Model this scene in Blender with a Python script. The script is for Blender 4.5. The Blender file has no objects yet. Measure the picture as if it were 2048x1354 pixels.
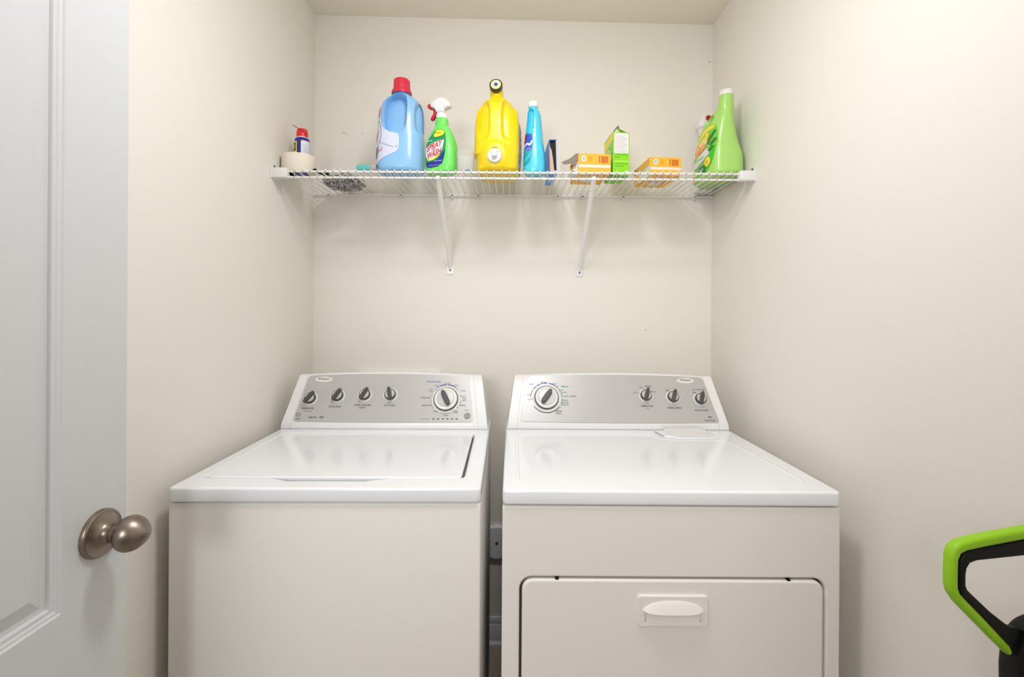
import bpy, bmesh, math, random
import numpy as np
from mathutils import Matrix, Vector
from mathutils.bvhtree import BVHTree
R = math.radians
C = bpy.context.scene.collection
SC = bpy.context.scene
random.seed(4)

# ------------------------------------------------------------------ camera, world, light, exposure
FPX, HX, HY, ROLL, CAMZ = 945.0, 1024.0, 621.0, 0.0065, 1.305
cam = bpy.data.cameras.new('camera')
cam.sensor_width = 36.0
cam.lens = FPX / 2048 * 36
cam.shift_y = -(677 - HY) / 2048
cam.clip_start = 0.02
camo = bpy.data.objects.new('camera', cam)
C.objects.link(camo)
camo.matrix_world = Matrix.Translation((0, 0, CAMZ)) @ Matrix.Rotation(R(90), 4, 'X') @ Matrix.Rotation(ROLL, 4, 'Z')
SC.camera = camo

w = bpy.data.worlds.new('ambient_fill')  # even ambient fill standing in for light from the hall
SC.world = w
w.use_nodes = True
w.node_tree.nodes['Background'].inputs[0].default_value = (1.0, 1.0, 1.0, 1)
w.node_tree.nodes['Background'].inputs[1].default_value = 0.12

def lamp(name, kind, loc, energy, col, size, rot=(0, 0, 0)):
    l = bpy.data.lights.new(name, kind)
    l.energy = energy
    l.color = col
    if kind == 'POINT':
        l.shadow_soft_size = size
    else:
        l.shape = 'DISK'
        l.size = size
    o = bpy.data.objects.new(name, l)
    o.location = loc
    o.rotation_euler = rot
    C.objects.link(o)
    return o

lamp('ceiling_lamp', 'POINT', (0.0, 0.76, 2.15), 7.0, (0.98, 0.99, 1.06), 0.075)
lamp('ceiling_down_fill', 'AREA', (0.0, 0.76, 2.34), 6.2, (0.98, 0.99, 1.06), 0.22)  # extra disk added to throw more of the ceiling light downwards
lamp('hall_side_fill', 'AREA', (-0.62, -1.4, 1.7), 25.0, (1.0, 0.99, 0.99), 0.85, (R(54), 0, R(-14)))  # added fill light behind the camera, aimed through the doorway; no fixture

SC.view_settings.view_transform = 'Standard'
SC.view_settings.look = 'None'
SC.view_settings.gamma = 1
SC.view_settings.use_curve_mapping = False
SC.view_settings.exposure = 0.07

# ------------------------------------------------------------------ materials
def lin(c):
    out = []
    for v in c:
        v = v / 255.0
        out.append(v / 12.92 if v <= 0.04045 else ((v + 0.055) / 1.055) ** 2.4)
    return (*out, 1.0)

MATS = {}
def mat(name, rgb, rough=0.5, metal=0.0, bump=0.0, bscale=80.0, stretch=(1, 1, 1), coat=0.0, var=0.0, spec=0.5, trans=0.0, sss=0.0):
    if name in MATS:
        return MATS[name]
    m = bpy.data.materials.new(name)
    m.use_nodes = True
    nt = m.node_tree
    b = nt.nodes['Principled BSDF']
    b.inputs['Base Color'].default_value = lin(rgb)
    b.inputs['Roughness'].default_value = rough
    b.inputs['Metallic'].default_value = metal
    b.inputs['Specular IOR Level'].default_value = spec
    b.inputs['Coat Weight'].default_value = coat
    b.inputs['Coat Roughness'].default_value = 0.08
    b.inputs['Transmission Weight'].default_value = trans
    if sss:
        b.inputs['Subsurface Weight'].default_value = sss
        b.inputs['Subsurface Radius'].default_value = (0.01, 0.01, 0.01)
    tc = nt.nodes.new('ShaderNodeTexCoord')
    mp = nt.nodes.new('ShaderNodeMapping')
    mp.inputs['Scale'].default_value = stretch
    nt.links.new(tc.outputs['Object'], mp.inputs['Vector'])
    nz = nt.nodes.new('ShaderNodeTexNoise')
    nz.inputs['Scale'].default_value = bscale
    nz.inputs['Detail'].default_value = 3
    nt.links.new(mp.outputs['Vector'], nz.inputs['Vector'])
    if bump:
        bp = nt.nodes.new('ShaderNodeBump')
        bp.inputs['Strength'].default_value = bump
        bp.inputs['Distance'].default_value = 0.002
        nt.links.new(nz.outputs['Fac'], bp.inputs['Height'])
        nt.links.new(bp.outputs['Normal'], b.inputs['Normal'])
    if var:
        mx = nt.nodes.new('ShaderNodeMixRGB')
        c = lin(rgb)
        mx.inputs['Color1'].default_value = tuple(max(0, v * (1 - var)) for v in c[:3]) + (1,)
        mx.inputs['Color2'].default_value = tuple(min(1, v * (1 + var)) for v in c[:3]) + (1,)
        nt.links.new(nz.outputs['Fac'], mx.inputs['Fac'])
        nt.links.new(mx.outputs['Color'], b.inputs['Base Color'])
    else:
        mr = nt.nodes.new('ShaderNodeMapRange')
        mr.inputs['To Min'].default_value = max(0.02, rough - 0.03)
        mr.inputs['To Max'].default_value = min(1, rough + 0.03)
        nt.links.new(nz.outputs['Fac'], mr.inputs['Value'])
        nt.links.new(mr.outputs['Result'], b.inputs['Roughness'])
    MATS[name] = m
    return m

M_WALL = mat('wall_paint', (238, 233, 223), 0.75, bump=0.12, bscale=160, spec=0.25)
M_CEIL = mat('ceiling_paint', (242, 237, 223), 0.9, bump=0.15, bscale=140, spec=0.1)
M_DOOR = mat('door_paint', (212, 213, 214), 0.42, bump=0.10, bscale=22, stretch=(12, 12, 0.7), spec=0.4)
M_TRIM = mat('trim_paint', (232, 231, 229), 0.4)
M_ENAMEL = mat('white_enamel', (244, 246, 249), 0.16, coat=0.5)
M_FRONT = mat('white_enamel_satin', (238, 234, 229), 0.6, spec=0.3)
M_PLAST = mat('white_plastic', (234, 233, 231), 0.3)
M_PANEL = mat('silver_panel', (190, 188, 186), 0.36, metal=0.25, bump=0.05, bscale=220, stretch=(0.05, 3, 3))
M_GAP = mat('gap_grey', (120, 118, 122), 0.7)
M_GAPSHADE = mat('gap_shade', (86, 80, 74), 0.8)  # dark tone standing for shade in the dryer door gap
M_KNOBDK = mat('knob_charcoal', (74, 71, 70), 0.38)
M_KNOBSV = mat('knob_silver', (200, 198, 195), 0.45, metal=0.3)
M_RING = mat('ring_pale', (226, 224, 218), 0.45)
M_INK = mat('ink_grey', (92, 90, 92), 0.7)
M_INKL = mat('ink_light', (142, 140, 140), 0.7)
M_INKB = mat('ink_blue', (44, 92, 176), 0.6)
M_INKG = mat('ink_green', (40, 160, 110), 0.6)
M_BLACK = mat('black_plastic', (11, 10, 10), 0.5, spec=0.25)
M_WIRE = mat('wire_vinyl_white', (240, 238, 233), 0.35)
M_SCREW = mat('screw_steel', (120, 116, 112), 0.4, metal=0.8)
M_NICKEL = mat('satin_nickel', (146, 134, 122), 0.36, metal=1.0)
M_CLEAR = None

# ------------------------------------------------------------------ mesh helpers: shapes are (verts, faces)
def xf(vf, M):
    return [tuple(M @ Vector(v)) for v in vf[0]], vf[1]

def mv(vf, x=0, y=0, z=0):
    return [(a + x, b + y, c + z) for a, b, c in vf[0]], vf[1]

class Acc:
    def __init__(s):
        s.v, s.f, s.m, s.mats = [], [], [], []
    def add(s, vf, m):
        if m not in s.mats:
            s.mats.append(m)
        i, k = s.mats.index(m), len(s.v)
        s.v += [tuple(p) for p in vf[0]]
        s.f += [tuple(q + k for q in f) for f in vf[1]]
        s.m += [i] * len(vf[1])
        return s
    def build(s, name, parent=None, angle=35, smooth=True):
        me = bpy.data.meshes.new(name)
        me.from_pydata(s.v, [], s.f)
        for m in s.mats:
            me.materials.append(m)
        me.polygons.foreach_set('material_index', s.m)
        if smooth:
            me.polygons.foreach_set('use_smooth', [True] * len(me.polygons))
            me.update()
            me.set_sharp_from_angle(angle=R(angle))
        me.update()
        o = bpy.data.objects.new(name, me)
        C.objects.link(o)
        o.parent = parent
        return o

def part(name, vf, m, parent=None, angle=35, label=None):
    o = Acc().add(vf, m).build(name, parent, angle)
    if label:
        o['label'] = label
    return o

def tag(o, label, cat, group=None):
    o['label'], o['category'] = label, cat
    if group:
        o['group'] = group
    return o

def thing(name, label, cat, loc=(0, 0, 0), rz=0.0, group=None):
    o = bpy.data.objects.new(name, None)
    o.empty_display_size = 0.05
    C.objects.link(o)
    o.location = loc
    o.rotation_euler = (0, 0, rz)
    return tag(o, label, cat, group)

def struct(o):
    o['kind'] = 'structure'
    return o

def from_bm(bm):
    bm.verts.index_update()
    v = [tuple(p.co) for p in bm.verts]
    f = [tuple(p.index for p in q.verts) for q in bm.faces]
    bm.free()
    return v, f

def rbox(x0, x1, y0, y1, z0, z1, r=0.0, seg=3):
    bm = bmesh.new()
    bmesh.ops.create_cube(bm, size=1.0)
    for p in bm.verts:
        p.co = Vector(((x0 + x1) / 2 + p.co.x * (x1 - x0), (y0 + y1) / 2 + p.co.y * (y1 - y0), (z0 + z1) / 2 + p.co.z * (z1 - z0)))
    if r:
        bmesh.ops.bevel(bm, geom=bm.edges[:], offset=r, segments=seg, profile=0.5, affect='EDGES')
    return from_bm(bm)

def lathe(prof, n=32, M=None):
    """revolve (r, z) about Z"""
    v, f = [], []
    for r, z in prof:
        for k in range(n):
            a = 2 * math.pi * k / n
            v.append((r * math.cos(a), r * math.sin(a), z))
    for i in range(len(prof) - 1):
        for k in range(n):
            f.append((i * n + k, i * n + (k + 1) % n, (i + 1) * n + (k + 1) % n, (i + 1) * n + k))
    if prof[0][0] > 1e-6:
        f.append(tuple(range(n - 1, -1, -1)))
    if prof[-1][0] > 1e-6:
        f.append(tuple((len(prof) - 1) * n + k for k in range(n)))
    return xf((v, f), M) if M is not None else (v, f)

def tube(path, r, n=10, caps=True, flat=None):
    """sweep a circle (or flattened one) along a polyline"""
    P = [Vector(p) for p in path]
    v, f = [], []
    up = Vector((0, 0, 1))
    for i, p in enumerate(P):
        t = (P[min(i + 1, len(P) - 1)] - P[max(i - 1, 0)]).normalized()
        a = t.cross(up)
        if a.length < 1e-3:
            a = t.cross(Vector((0, 1, 0)))
        a.normalize()
        b = a.cross(t).normalized()
        rr = r[i] if isinstance(r, (list, tuple)) else r
        fa, fb = flat if flat else (1, 1)
        for k in range(n):
            g = 2 * math.pi * k / n
            q = p + a * (rr * fa * math.cos(g)) + b * (rr * fb * math.sin(g))
            v.append(tuple(q))
    for i in range(len(P) - 1):
        for k in range(n):
            f.append((i * n + k, i * n + (k + 1) % n, (i + 1) * n + (k + 1) % n, (i + 1) * n + k))
    if caps:
        f.append(tuple(range(n - 1, -1, -1)))
        f.append(tuple((len(P) - 1) * n + k for k in range(n)))
    return v, f

def curve_mesh(cu):
    o = bpy.data.objects.new('temp', cu)
    C.objects.link(o)
    dg = bpy.context.evaluated_depsgraph_get()
    dg.update()
    me = bpy.data.meshes.new_from_object(o.evaluated_get(dg))
    v = [tuple(p.co) for p in me.vertices]
    f = [tuple(q.vertices) for q in me.polygons]
    bpy.data.objects.remove(o)
    bpy.data.meshes.remove(me)
    bpy.data.curves.remove(cu)
    return v, f

def solid(loops, depth, bevel=0.0, res=2):
    """2-D outline(s) in XY (later loops are holes) -> a slab from z=0 to z=depth with rounded edges"""
    cu = bpy.data.curves.new('temp', 'CURVE')
    cu.dimensions = '2D'
    cu.fill_mode = 'BOTH'
    cu.extrude = max(depth / 2 - bevel, 0)
    cu.bevel_depth = bevel
    cu.bevel_resolution = res
    cu.offset = -bevel
    for lp in loops:
        s = cu.splines.new('POLY')
        s.points.add(len(lp) - 1)
        for p, q in zip(s.points, lp):
            p.co = (q[0], q[1], 0, 1)
        s.use_cyclic_u = True
    return mv(curve_mesh(cu), z=depth / 2)

def text(s, width, height, bold=0.0, shear=0.0):
    cu = bpy.data.curves.new('temp', 'FONT')
    cu.body = s
    cu.size = 1.0
    cu.offset = bold
    cu.shear = shear
    cu.fill_mode = 'BOTH'
    cu.resolution_u = 3
    v, f = curve_mesh(cu)
    xs, ys = [p[0] for p in v], [p[1] for p in v]
    x0, x1, y0, y1 = min(xs), max(xs), min(ys), max(ys)
    return [((p[0] - (x0 + x1) / 2) * width / (x1 - x0), (p[1] - (y0 + y1) / 2) * height / (y1 - y0), 0) for p in v], f

def rrect(x0, x1, y0, y1, r, n=6):
    out = []
    for cx, cy, a in ((x1 - r, y1 - r, 0), (x0 + r, y1 - r, 90), (x0 + r, y0 + r, 180), (x1 - r, y0 + r, 270)):
        for k in range(n + 1):
            t = R(a + 90 * k / n)
            out.append((cx + r * math.cos(t), cy + r * math.sin(t)))
    return out

def ellipse(cx, cy, rx, ry, n=40, a0=0, a1=360):
    m = n if a1 - a0 == 360 else n - 1
    return [(cx + rx * math.cos(R(a0 + (a1 - a0) * k / m)), cy + ry * math.sin(R(a0 + (a1 - a0) * k / m))) for k in range(n)]

def arc_band(cx, cy, r0, r1, a0, a1, n=16):
    return ellipse(cx, cy, r1, r1, n, a0, a1) + ellipse(cx, cy, r0, r0, n, a0, a1)[::-1]

def smooth_loop(pts, it=2):
    for _ in range(it):
        out = []
        for i in range(len(pts)):
            p, q = pts[i], pts[(i + 1) % len(pts)]
            out.append((p[0] * .75 + q[0] * .25, p[1] * .75 + q[1] * .25))
            out.append((p[0] * .25 + q[0] * .75, p[1] * .25 + q[1] * .75))
        pts = out
    return pts

def resample(pts, d):
    out = []
    for i in range(len(pts)):
        p, q = pts[i], pts[(i + 1) % len(pts)]
        k = max(1, int(math.dist(p, q) / d))
        out += [(p[0] + (q[0] - p[0]) * j / k, p[1] + (q[1] - p[1]) * j / k) for j in range(k)]
    return out

def fan(pts, K=8, d=0.004):
    """star-shaped outline filled with concentric rings, flat in XY"""
    pts = resample(pts, d)
    n = len(pts)
    cx, cy = sum(p[0] for p in pts) / n, sum(p[1] for p in pts) / n
    v = [(cx + (p[0] - cx) * k / K, cy + (p[1] - cy) * k / K, 0) for k in range(1, K + 1) for p in pts] + [(cx, cy, 0)]
    f = [(k * n + i, k * n + (i + 1) % n, (k + 1) * n + (i + 1) % n, (k + 1) * n + i) for k in range(K - 1) for i in range(n)]
    f = [q[::-1] for q in f] + [(len(v) - 1, i, (i + 1) % n) for i in range(n)]
    return v, f

def pchip(x, y, q):
    x, y = np.array(x, float), np.array(y, float)
    h, d = np.diff(x), np.diff(y) / np.diff(x)
    m = np.zeros_like(y)
    for i in range(1, len(x) - 1):
        if d[i - 1] * d[i] > 0:
            w1, w2 = 2 * h[i] + h[i - 1], h[i] + 2 * h[i - 1]
            m[i] = (w1 + w2) / (w1 / d[i - 1] + w2 / d[i])
    m[0], m[-1] = d[0], d[-1]
    q = np.clip(q, x[0], x[-1])
    i = np.clip(np.searchsorted(x, q) - 1, 0, len(x) - 2)
    t = (q - x[i]) / h[i]
    return (y[i] * (1 + 2 * t) * (1 - t) ** 2 + m[i] * h[i] * t * (1 - t) ** 2 + y[i + 1] * t * t * (3 - 2 * t) + m[i + 1] * h[i] * t * t * (t - 1))

def bottle(rows, nz=90, nt=112, dents=()):
    """rows: (z, rx, ry, cx, cy, n). dents: (direction angle, centre a, centre z, half a, half z, power, softness, depth)"""
    zs = [r[0] for r in rows]
    # denser rows near the profile's own knots
    q = sorted(set(np.linspace(zs[0], zs[-1], nz).tolist() + zs))
    q = np.array(q)
    col = [pchip(zs, [r[k] for r in rows], q) for k in range(1, 6)]
    v, f = [], []
    for i in range(len(q)):
        rx, ry, cx, cy, n = (c[i] for c in col)
        for k in range(nt):
            t = 2 * math.pi * k / nt
            c, s = math.cos(t), math.sin(t)
            v.append([cx + rx * math.copysign(abs(c) ** (2 / n), c), cy + ry * math.copysign(abs(s) ** (2 / n), s), q[i]])
    for ang, ca, cz, ha, hz, pw, soft, dep in dents:
        d = (math.sin(R(ang)), -math.cos(R(ang)))     # outward direction, 0 = towards -Y
        e = (math.cos(R(ang)), math.sin(R(ang)))
        for i in range(len(q)):
            cx, cy = col[2][i], col[3][i]
            for k in range(nt):
                p = v[i * nt + k]
                lx, ly = p[0] - cx, p[1] - cy
                if lx * d[0] + ly * d[1] <= 0:
                    continue
                a = p[0] * e[0] + p[1] * e[1]
                g = (abs((a - ca) / ha) ** pw + abs((p[2] - cz) / hz) ** pw) ** (1 / pw)
                m = min(1, max(0, (1 + soft - g) / soft))
                m = m * m * (3 - 2 * m)
                p[0] -= d[0] * dep * m
                p[1] -= d[1] * dep * m
    for i in range(len(q) - 1):
        for k in range(nt):
            f.append((i * nt + k, i * nt + (k + 1) % nt, (i + 1) * nt + (k + 1) % nt, (i + 1) * nt + k))
    f.append(tuple(range(nt - 1, -1, -1)))
    f.append(tuple((len(q) - 1) * nt + k for k in range(nt)))
    return v, f

class Decal:
    """wraps flat printed shapes onto a body, looking at it along a horizontal direction"""
    def __init__(s, vf, ang):
        s.b = BVHTree.FromPolygons([Vector(p) for p in vf[0]], vf[1])
        s.d = Vector((math.sin(R(ang)), -math.cos(R(ang)), 0))
        s.e = Vector((math.cos(R(ang)), math.sin(R(ang)), 0))
        s.acc = Acc()
        s.off = 0.0006
    def add(s, vf, m, off=None):
        s.off += 0.00025
        v = []
        for a, z, _ in vf[0]:
            o = s.e * a + Vector((0, 0, z)) + s.d * 0.5
            h = s.b.ray_cast(o, -s.d)
            if h[0] is None:
                h = s.b.find_nearest(s.e * a + Vector((0, 0, z)) + s.d * 0.03)
            n = h[1]
            if n.dot(s.d) < 0:
                n = -n
            v.append(tuple(h[0] + n * s.off))
        s.acc.add((v, vf[1]), m)
        return s

# ------------------------------------------------------------------ the room
XL, XR, YB = -0.777, 0.780, 1.85
ZL, ZR = 2.457, 2.428
YF = -0.18
struct(part('floor', rbox(XL - .1, XR + .1, YF, YB + .1, -0.06, 0), mat('floor_vinyl', (168, 156, 138), 0.5, var=0.25, bscale=9, stretch=(14, 1.2, 1)), None))
struct(part('wall_back', rbox(XL - .1, XR + .1, YB, YB + .1, 0, 2.5), M_WALL))
struct(part('wall_left', rbox(XL - .1, XL, YF, YB, 0, 2.5), M_WALL))
struct(part('wall_right', rbox(XR, XR + .1, YF, YB, 0, 2.5), M_WALL))
cv = [(XL, YF, ZL), (XR, YF, ZR), (XR, YB, ZR), (XL, YB, ZL)]
cv += [(x, y, z + .08) for x, y, z in cv]
struct(part('ceiling', (cv, [(0, 3, 2, 1), (4, 5, 6, 7), (0, 1, 5, 4), (1, 2, 6, 5), (2, 3, 7, 6), (3, 0, 4, 7)]), M_CEIL))
a = Acc()
prof = [(0, 0), (-.020, 0), (-.020, .010), (-.012, .020), (-.012, .078), (-.008, .084), (-.010, .092), (-.005, .107), (0, .107)]
v = [(x, YB + p[0], p[1]) for x in (XL, XR) for p in prof]
n = len(prof)
a.add((v, [(i, i + 1, n + i + 1, n + i) for i in range(n - 1)]), M_TRIM)
struct(a.build('baseboard_back', None))
a = Acc()
a.add(rbox(XL, -.722, -.18, -.06, 0, 2.5), M_WALL)
a.add(rbox(.18, XR, -.18, -.06, 0, 2.5), M_WALL)
a.add(rbox(-.722, .18, -.18, -.06, 2.06, 2.5), M_WALL)
struct(a.build('wall_front', None))
wb = bpy.data.objects['wall_back']
M_HOLE = mat('nail_hole_grey', (118, 104, 90), 0.9)
def wall_pt(px, py, Y=YB):
    x, y = px + ROLL * (py - HY), py - ROLL * (px - HX)
    return (x - HX) / FPX * Y, CAMZ - (y - HY) / FPX * Y
for px, py, rr in ((688, 266, .0028), (693, 268, .002), (725, 267, .0022), (1291, 660, .0024), (1419, 124, .003)):
    X, Z = wall_pt(px, py)
    part('nail_hole', lathe([(rr, 0), (rr * .8, .0006), (0, .0008)], 10, Matrix.Translation((X, YB, Z)) @ Matrix.Rotation(R(90), 4, 'X') @ Matrix.Diagonal((1, .7, 1, 1))), M_HOLE, wb)

# ------------------------------------------------------------------ door, standing open along the left wall
DX, DY0, DY1, DZ0, DZ1 = -0.675, 0.069, 0.829, 0.012, 2.035
door = thing('door_1', 'open white panel door with an egg-shaped nickel knob', 'door', (DX, DY0, 0))
struct(door)
def door_leaf():
    W, H0, H1 = DY1 - DY0, DZ0, DZ1
    ys = [0, .118, W - .118, W]
    zs = [H0, .24, .724, .844, H1 - .12, H1]
    v, f = [], []
    def quad(*p):
        k = len(v)
        v.extend(p)
        f.append((k, k + 1, k + 2, k + 3))
    holes = [(1, 1), (1, 3)]
    for side, X in ((1, 0.0), (-1, -.035)):
        for i in range(3):
            for j in range(5):
                if (i, j) in holes:
                    continue
                quad((X, ys[i], zs[j]), (X, ys[i + 1], zs[j]), (X, ys[i + 1], zs[j + 1]), (X, ys[i], zs[j + 1]))
        for (i, j) in holes:
            steps = [(0, 0), (.002, .0025), (.006, .0032), (.008, .005), (.013, .0056), (.0155, .0095), (.0205, .0105), (.0225, .0105), (.044, .0035)]
            rings = []
            for ins, dep in steps:
                x = X - side * dep
                rings.append([(x, ys[i] + ins, zs[j] + ins), (x, ys[i + 1] - ins, zs[j] + ins), (x, ys[i + 1] - ins, zs[j + 1] - ins), (x, ys[i] + ins, zs[j + 1] - ins)])
            for r0, r1 in zip(rings, rings[1:]):
                for k in range(4):
                    quad(r0[k], r0[(k + 1) % 4], r1[(k + 1) % 4], r1[k])
            quad(*rings[-1])
    for p, q in (((0, H0), (W, H0)), ((W, H0), (W, H1)), ((W, H1), (0, H1)), ((0, H1), (0, H0))):
        quad((0, p[0], p[1]), (-.035, p[0], p[1]), (-.035, q[0], q[1]), (0, q[0], q[1]))
    bm = bmesh.new()
    vs = [bm.verts.new(p) for p in v]
    for q in f:
        bm.faces.new([vs[k] for k in q])
    bmesh.ops.remove_doubles(bm, verts=bm.verts, dist=1e-5)
    bmesh.ops.recalc_face_normals(bm, faces=bm.faces)
    return from_bm(bm)
part('door_leaf', door_leaf(), M_DOOR, door, angle=12)
KY, KZ = 0.776 - DY0, 0.935
KM = Matrix.Translation((0, KY, KZ)) @ Matrix.Rotation(R(90), 4, 'Y')
part('knob_rose', lathe([(.0385, 0), (.0385, .004), (.0375, .0065), (.035, .008), (.033, .0072), (.026, .009), (.018, .013), (.0145, .019), (.0145, .024)], 56, KM), M_NICKEL, door)
kp = [(.0135, .022), (.0135, .030)]
for k in range(1, 25):
    t = k / 24
    zz = .028 + .054 * t
    rr = .0285 * math.sin(math.pi * t ** 0.80) ** 0.62 if k < 24 else 0
    kp.append((max(rr, .0132 if t < .06 else 0), zz))
part('door_knob', lathe(kp, 56, KM), M_NICKEL, door, label='egg-shaped satin nickel knob')
part('latch_plate', rbox(-.028, -.007, DY1 - DY0 - .0005, DY1 - DY0 + .001, KZ - .028, KZ + .028, 0), M_NICKEL, door)

# ------------------------------------------------------------------ shared appliance console
LIP = .021
EY, EZ = .089, .1485
EL = math.hypot(EY, EZ)
MP = Matrix(((1, 0, 0, 0), (0, EY / EL, -EZ / EL, 0), (0, EZ / EL, EY / EL, LIP), (0, 0, 0, 1)))   # panel plane: x across, y up the slope, z out
TAPER = .027
def console(xa, xb, hw, grow=0.0, n=24):
    v, f = [], []
    m = 0
    for i in range(n + 1):
        x = xa + (xb - xa) * i / n
        k = 1 - .065 * (x / hw) ** 2
        ey, ez = EY * k, LIP + EZ * k
        g = grow
        pr = [(0.004 - g, 0), (-g, .004), (-g, LIP - .003), (.002 - g, LIP + .001)]
        pr += [(.002 - g + (ey - .002) * t, LIP + .001 + (ez - LIP - .001) * t) for t in (.25, .5, .75)]
        pr += [(ey - g, ez + g), (ey + .003, ez + .0022 + g), (ey + .008, ez + .0034 + g), (ey + .018, ez + .0034 + g), (.145, ez - .004 + g), (.155, ez - .02), (.155, 0)]
        m = len(pr)
        for y, z in pr:
            sx = 1 - TAPER * (z / .172) / hw
            v.append((x * sx, y, z))
    for i in range(n):
        for j in range(m - 1):
            f.append((i * m + j, (i + 1) * m + j, (i + 1) * m + j + 1, i * m + j + 1))
    f.append(tuple(range(m)))
    f.append(tuple(n * m + j for j in range(m - 1, -1, -1)))
    return v, f

def cam_ray_on(M, px, py):
    """where the photo's point px,py falls on the plane z=0 of frame M (world)"""
    x, y = px + ROLL * (py - HY), py - ROLL * (px - HX)
    o = M.inverted() @ Vector((0, 0, CAMZ))
    d = M.inverted().to_3x3() @ Vector(((x - HX) / FPX, 1, -(y - HY) / FPX))
    t = -o.z / d.z
    p = o + d * t
    return p.x, p.y

def knob(parent, s, t, r, ang, ringr, MC):
    """small control knob: pale ring, charcoal skirt, silver face, charcoal grip; returns nothing"""
    M = MC @ MP @ Matrix.Translation((s, t, .0006))
    k = part('knob', xf(lathe([(r, .0012), (r, .010), (r * .95, .0115), (r * .86, .0118), (0, .0118)], 36), M), M_KNOBDK, parent)
    a = R(ang)
    face = xf(lathe([(r * .84, .0116), (r * .82, .0124), (0, .0132)], 36), M)
    part('knob_face', face, M_KNOBSV, k, label='silver knob face')
    gw, gl = r * .36, r * 1.22
    grip = solid([smooth_loop([(-gw * .8, -gl), (gw * .8, -gl), (gw, 0), (gw * .75, gl), (-gw * .75, gl), (-gw, 0)], 2)], .0145, .0022)
    part('knob_grip', xf(grip, M @ Matrix.Translation((0, 0, .0075)) @ Matrix.Rotation(a, 4, 'Z')), M_KNOBDK, k)
    part('dial_ring', xf(solid([ellipse(0, 0, ringr, ringr, 44)], .001), MC @ MP @ Matrix.Translation((s, t, .0009))), M_RING, parent)

def dial(parent, s, t, ang, MC):
    M = MC @ MP @ Matrix.Translation((s, t, .0006))
    part('dial_ring', xf(solid([ellipse(0, 0, .0465, .0465, 56)], .0008), MC @ MP @ Matrix.Translation((s, t, .0009))), M_RING, parent)
    k = part('cycle_dial', xf(lathe([(.0405, .001), (.0405, .006), (.039, .0075), (.0375, .0075), (0, .0075)], 56), M), M_KNOBDK, parent)
    part('dial_face', xf(lathe([(.0380, .0073), (.037, .0095), (.029, .0105), (.0275, .0105), (.0265, .013), (0, .0145)], 56), M), M_KNOBSV, k, label='silver dial face')
    part('dial_band', xf(lathe([(.0374, .0092), (.0362, .0104), (.0296, .0116), (.0285, .0100)], 56), M), M_PLAST, k, label='white band around the dial')
    grip = solid([smooth_loop([(-.0072, -.0275), (.0072, -.0275), (.0085, 0), (.0062, .0275), (-.0062, .0275), (-.0085, 0)], 2)], .016, .003)
    part('dial_grip', xf(grip, M @ Matrix.Translation((0, 0, .0105)) @ Matrix.Rotation(R(ang), 4, 'Z')), M_KNOBDK, k)

def panel_outline(hw, xo, br=0.0, tl=0.0):
    def top(x):
        return EL * (1 - .065 * (x / hw) ** 2) - .0022
    b, tp = hw - .045, hw - .0625
    pts = [(xo - b, .011), (xo - b + .004, .006)]
    for k in range(13):
        x = -b + .014 + (2 * b - .028) * k / 12
        pts.append((xo + x, .0048 - .0028 * (1 - (x / b) ** 2)))
    pts += [(xo + b - .004, .006), (xo + b, .011)]
    up = []
    for k in range(17):
        x = tp - .012 - (2 * tp - .024) * k / 16
        up.append((xo + x, top(x)))
    pts += [(xo + tp + .001, top(tp) - .010), (xo + tp - .0035, top(tp) - .003)] + up + [(xo - tp + .0035, top(tp) - .003), (xo - tp - .001, top(tp) - .010)]
    t0 = EL * .8
    return [(x + (br * (1 - .55 * y / EL) if x > 0 else tl * min(1, y / t0)), y) for x, y in pts]

def build_console(root, hw, yb, zt, xo, br=0.0, tl=0.0):
    MC = Matrix.Translation((0, yb, zt))
    part('console', xf(console(-hw + .031, hw - .031, hw), MC), M_PLAST, root)
    for sg in (-1, 1):
        part('console_end_cap', xf(console(*sorted((sg * (hw - .0305), sg * hw)), hw, .0006, 6), MC), M_PLAST, root)
    pnl = part('control_panel', xf(solid([panel_outline(hw, xo, br, tl)], .0012, .0003, 1), MC @ MP), M_PANEL, root, label='silver grey control panel')
    return MC, pnl

def printed(parent, name, vf, MC, m, h=.0017):
    return part(name, xf(vf, MC @ MP @ Matrix.Translation((0, 0, h))), m, parent)

def prints(parent, MC, MW, items):
    """items: (text, px, py, width m, height m, material) printed on the panel"""
    a = Acc()
    for s, px, py, wd, ht, m in items:
        x, y = cam_ray_on(MW, px, py)
        a.add(xf(text(s, wd, ht, 0.012), MC @ MP @ Matrix.Translation((x, y, .0018))), m)
    return a

def ticks(a, MC, s, t, r, angs, m, ln=.004, wd=.0016):
    for g in angs:
        q = rbox(r, r + ln, -wd / 2, wd / 2, 0, .0004)
        a.add(xf(q, MC @ MP @ Matrix.Translation((s, t, .0017)) @ Matrix.Rotation(R(g), 4, 'Z')), m)

ZT = 0.918
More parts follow.
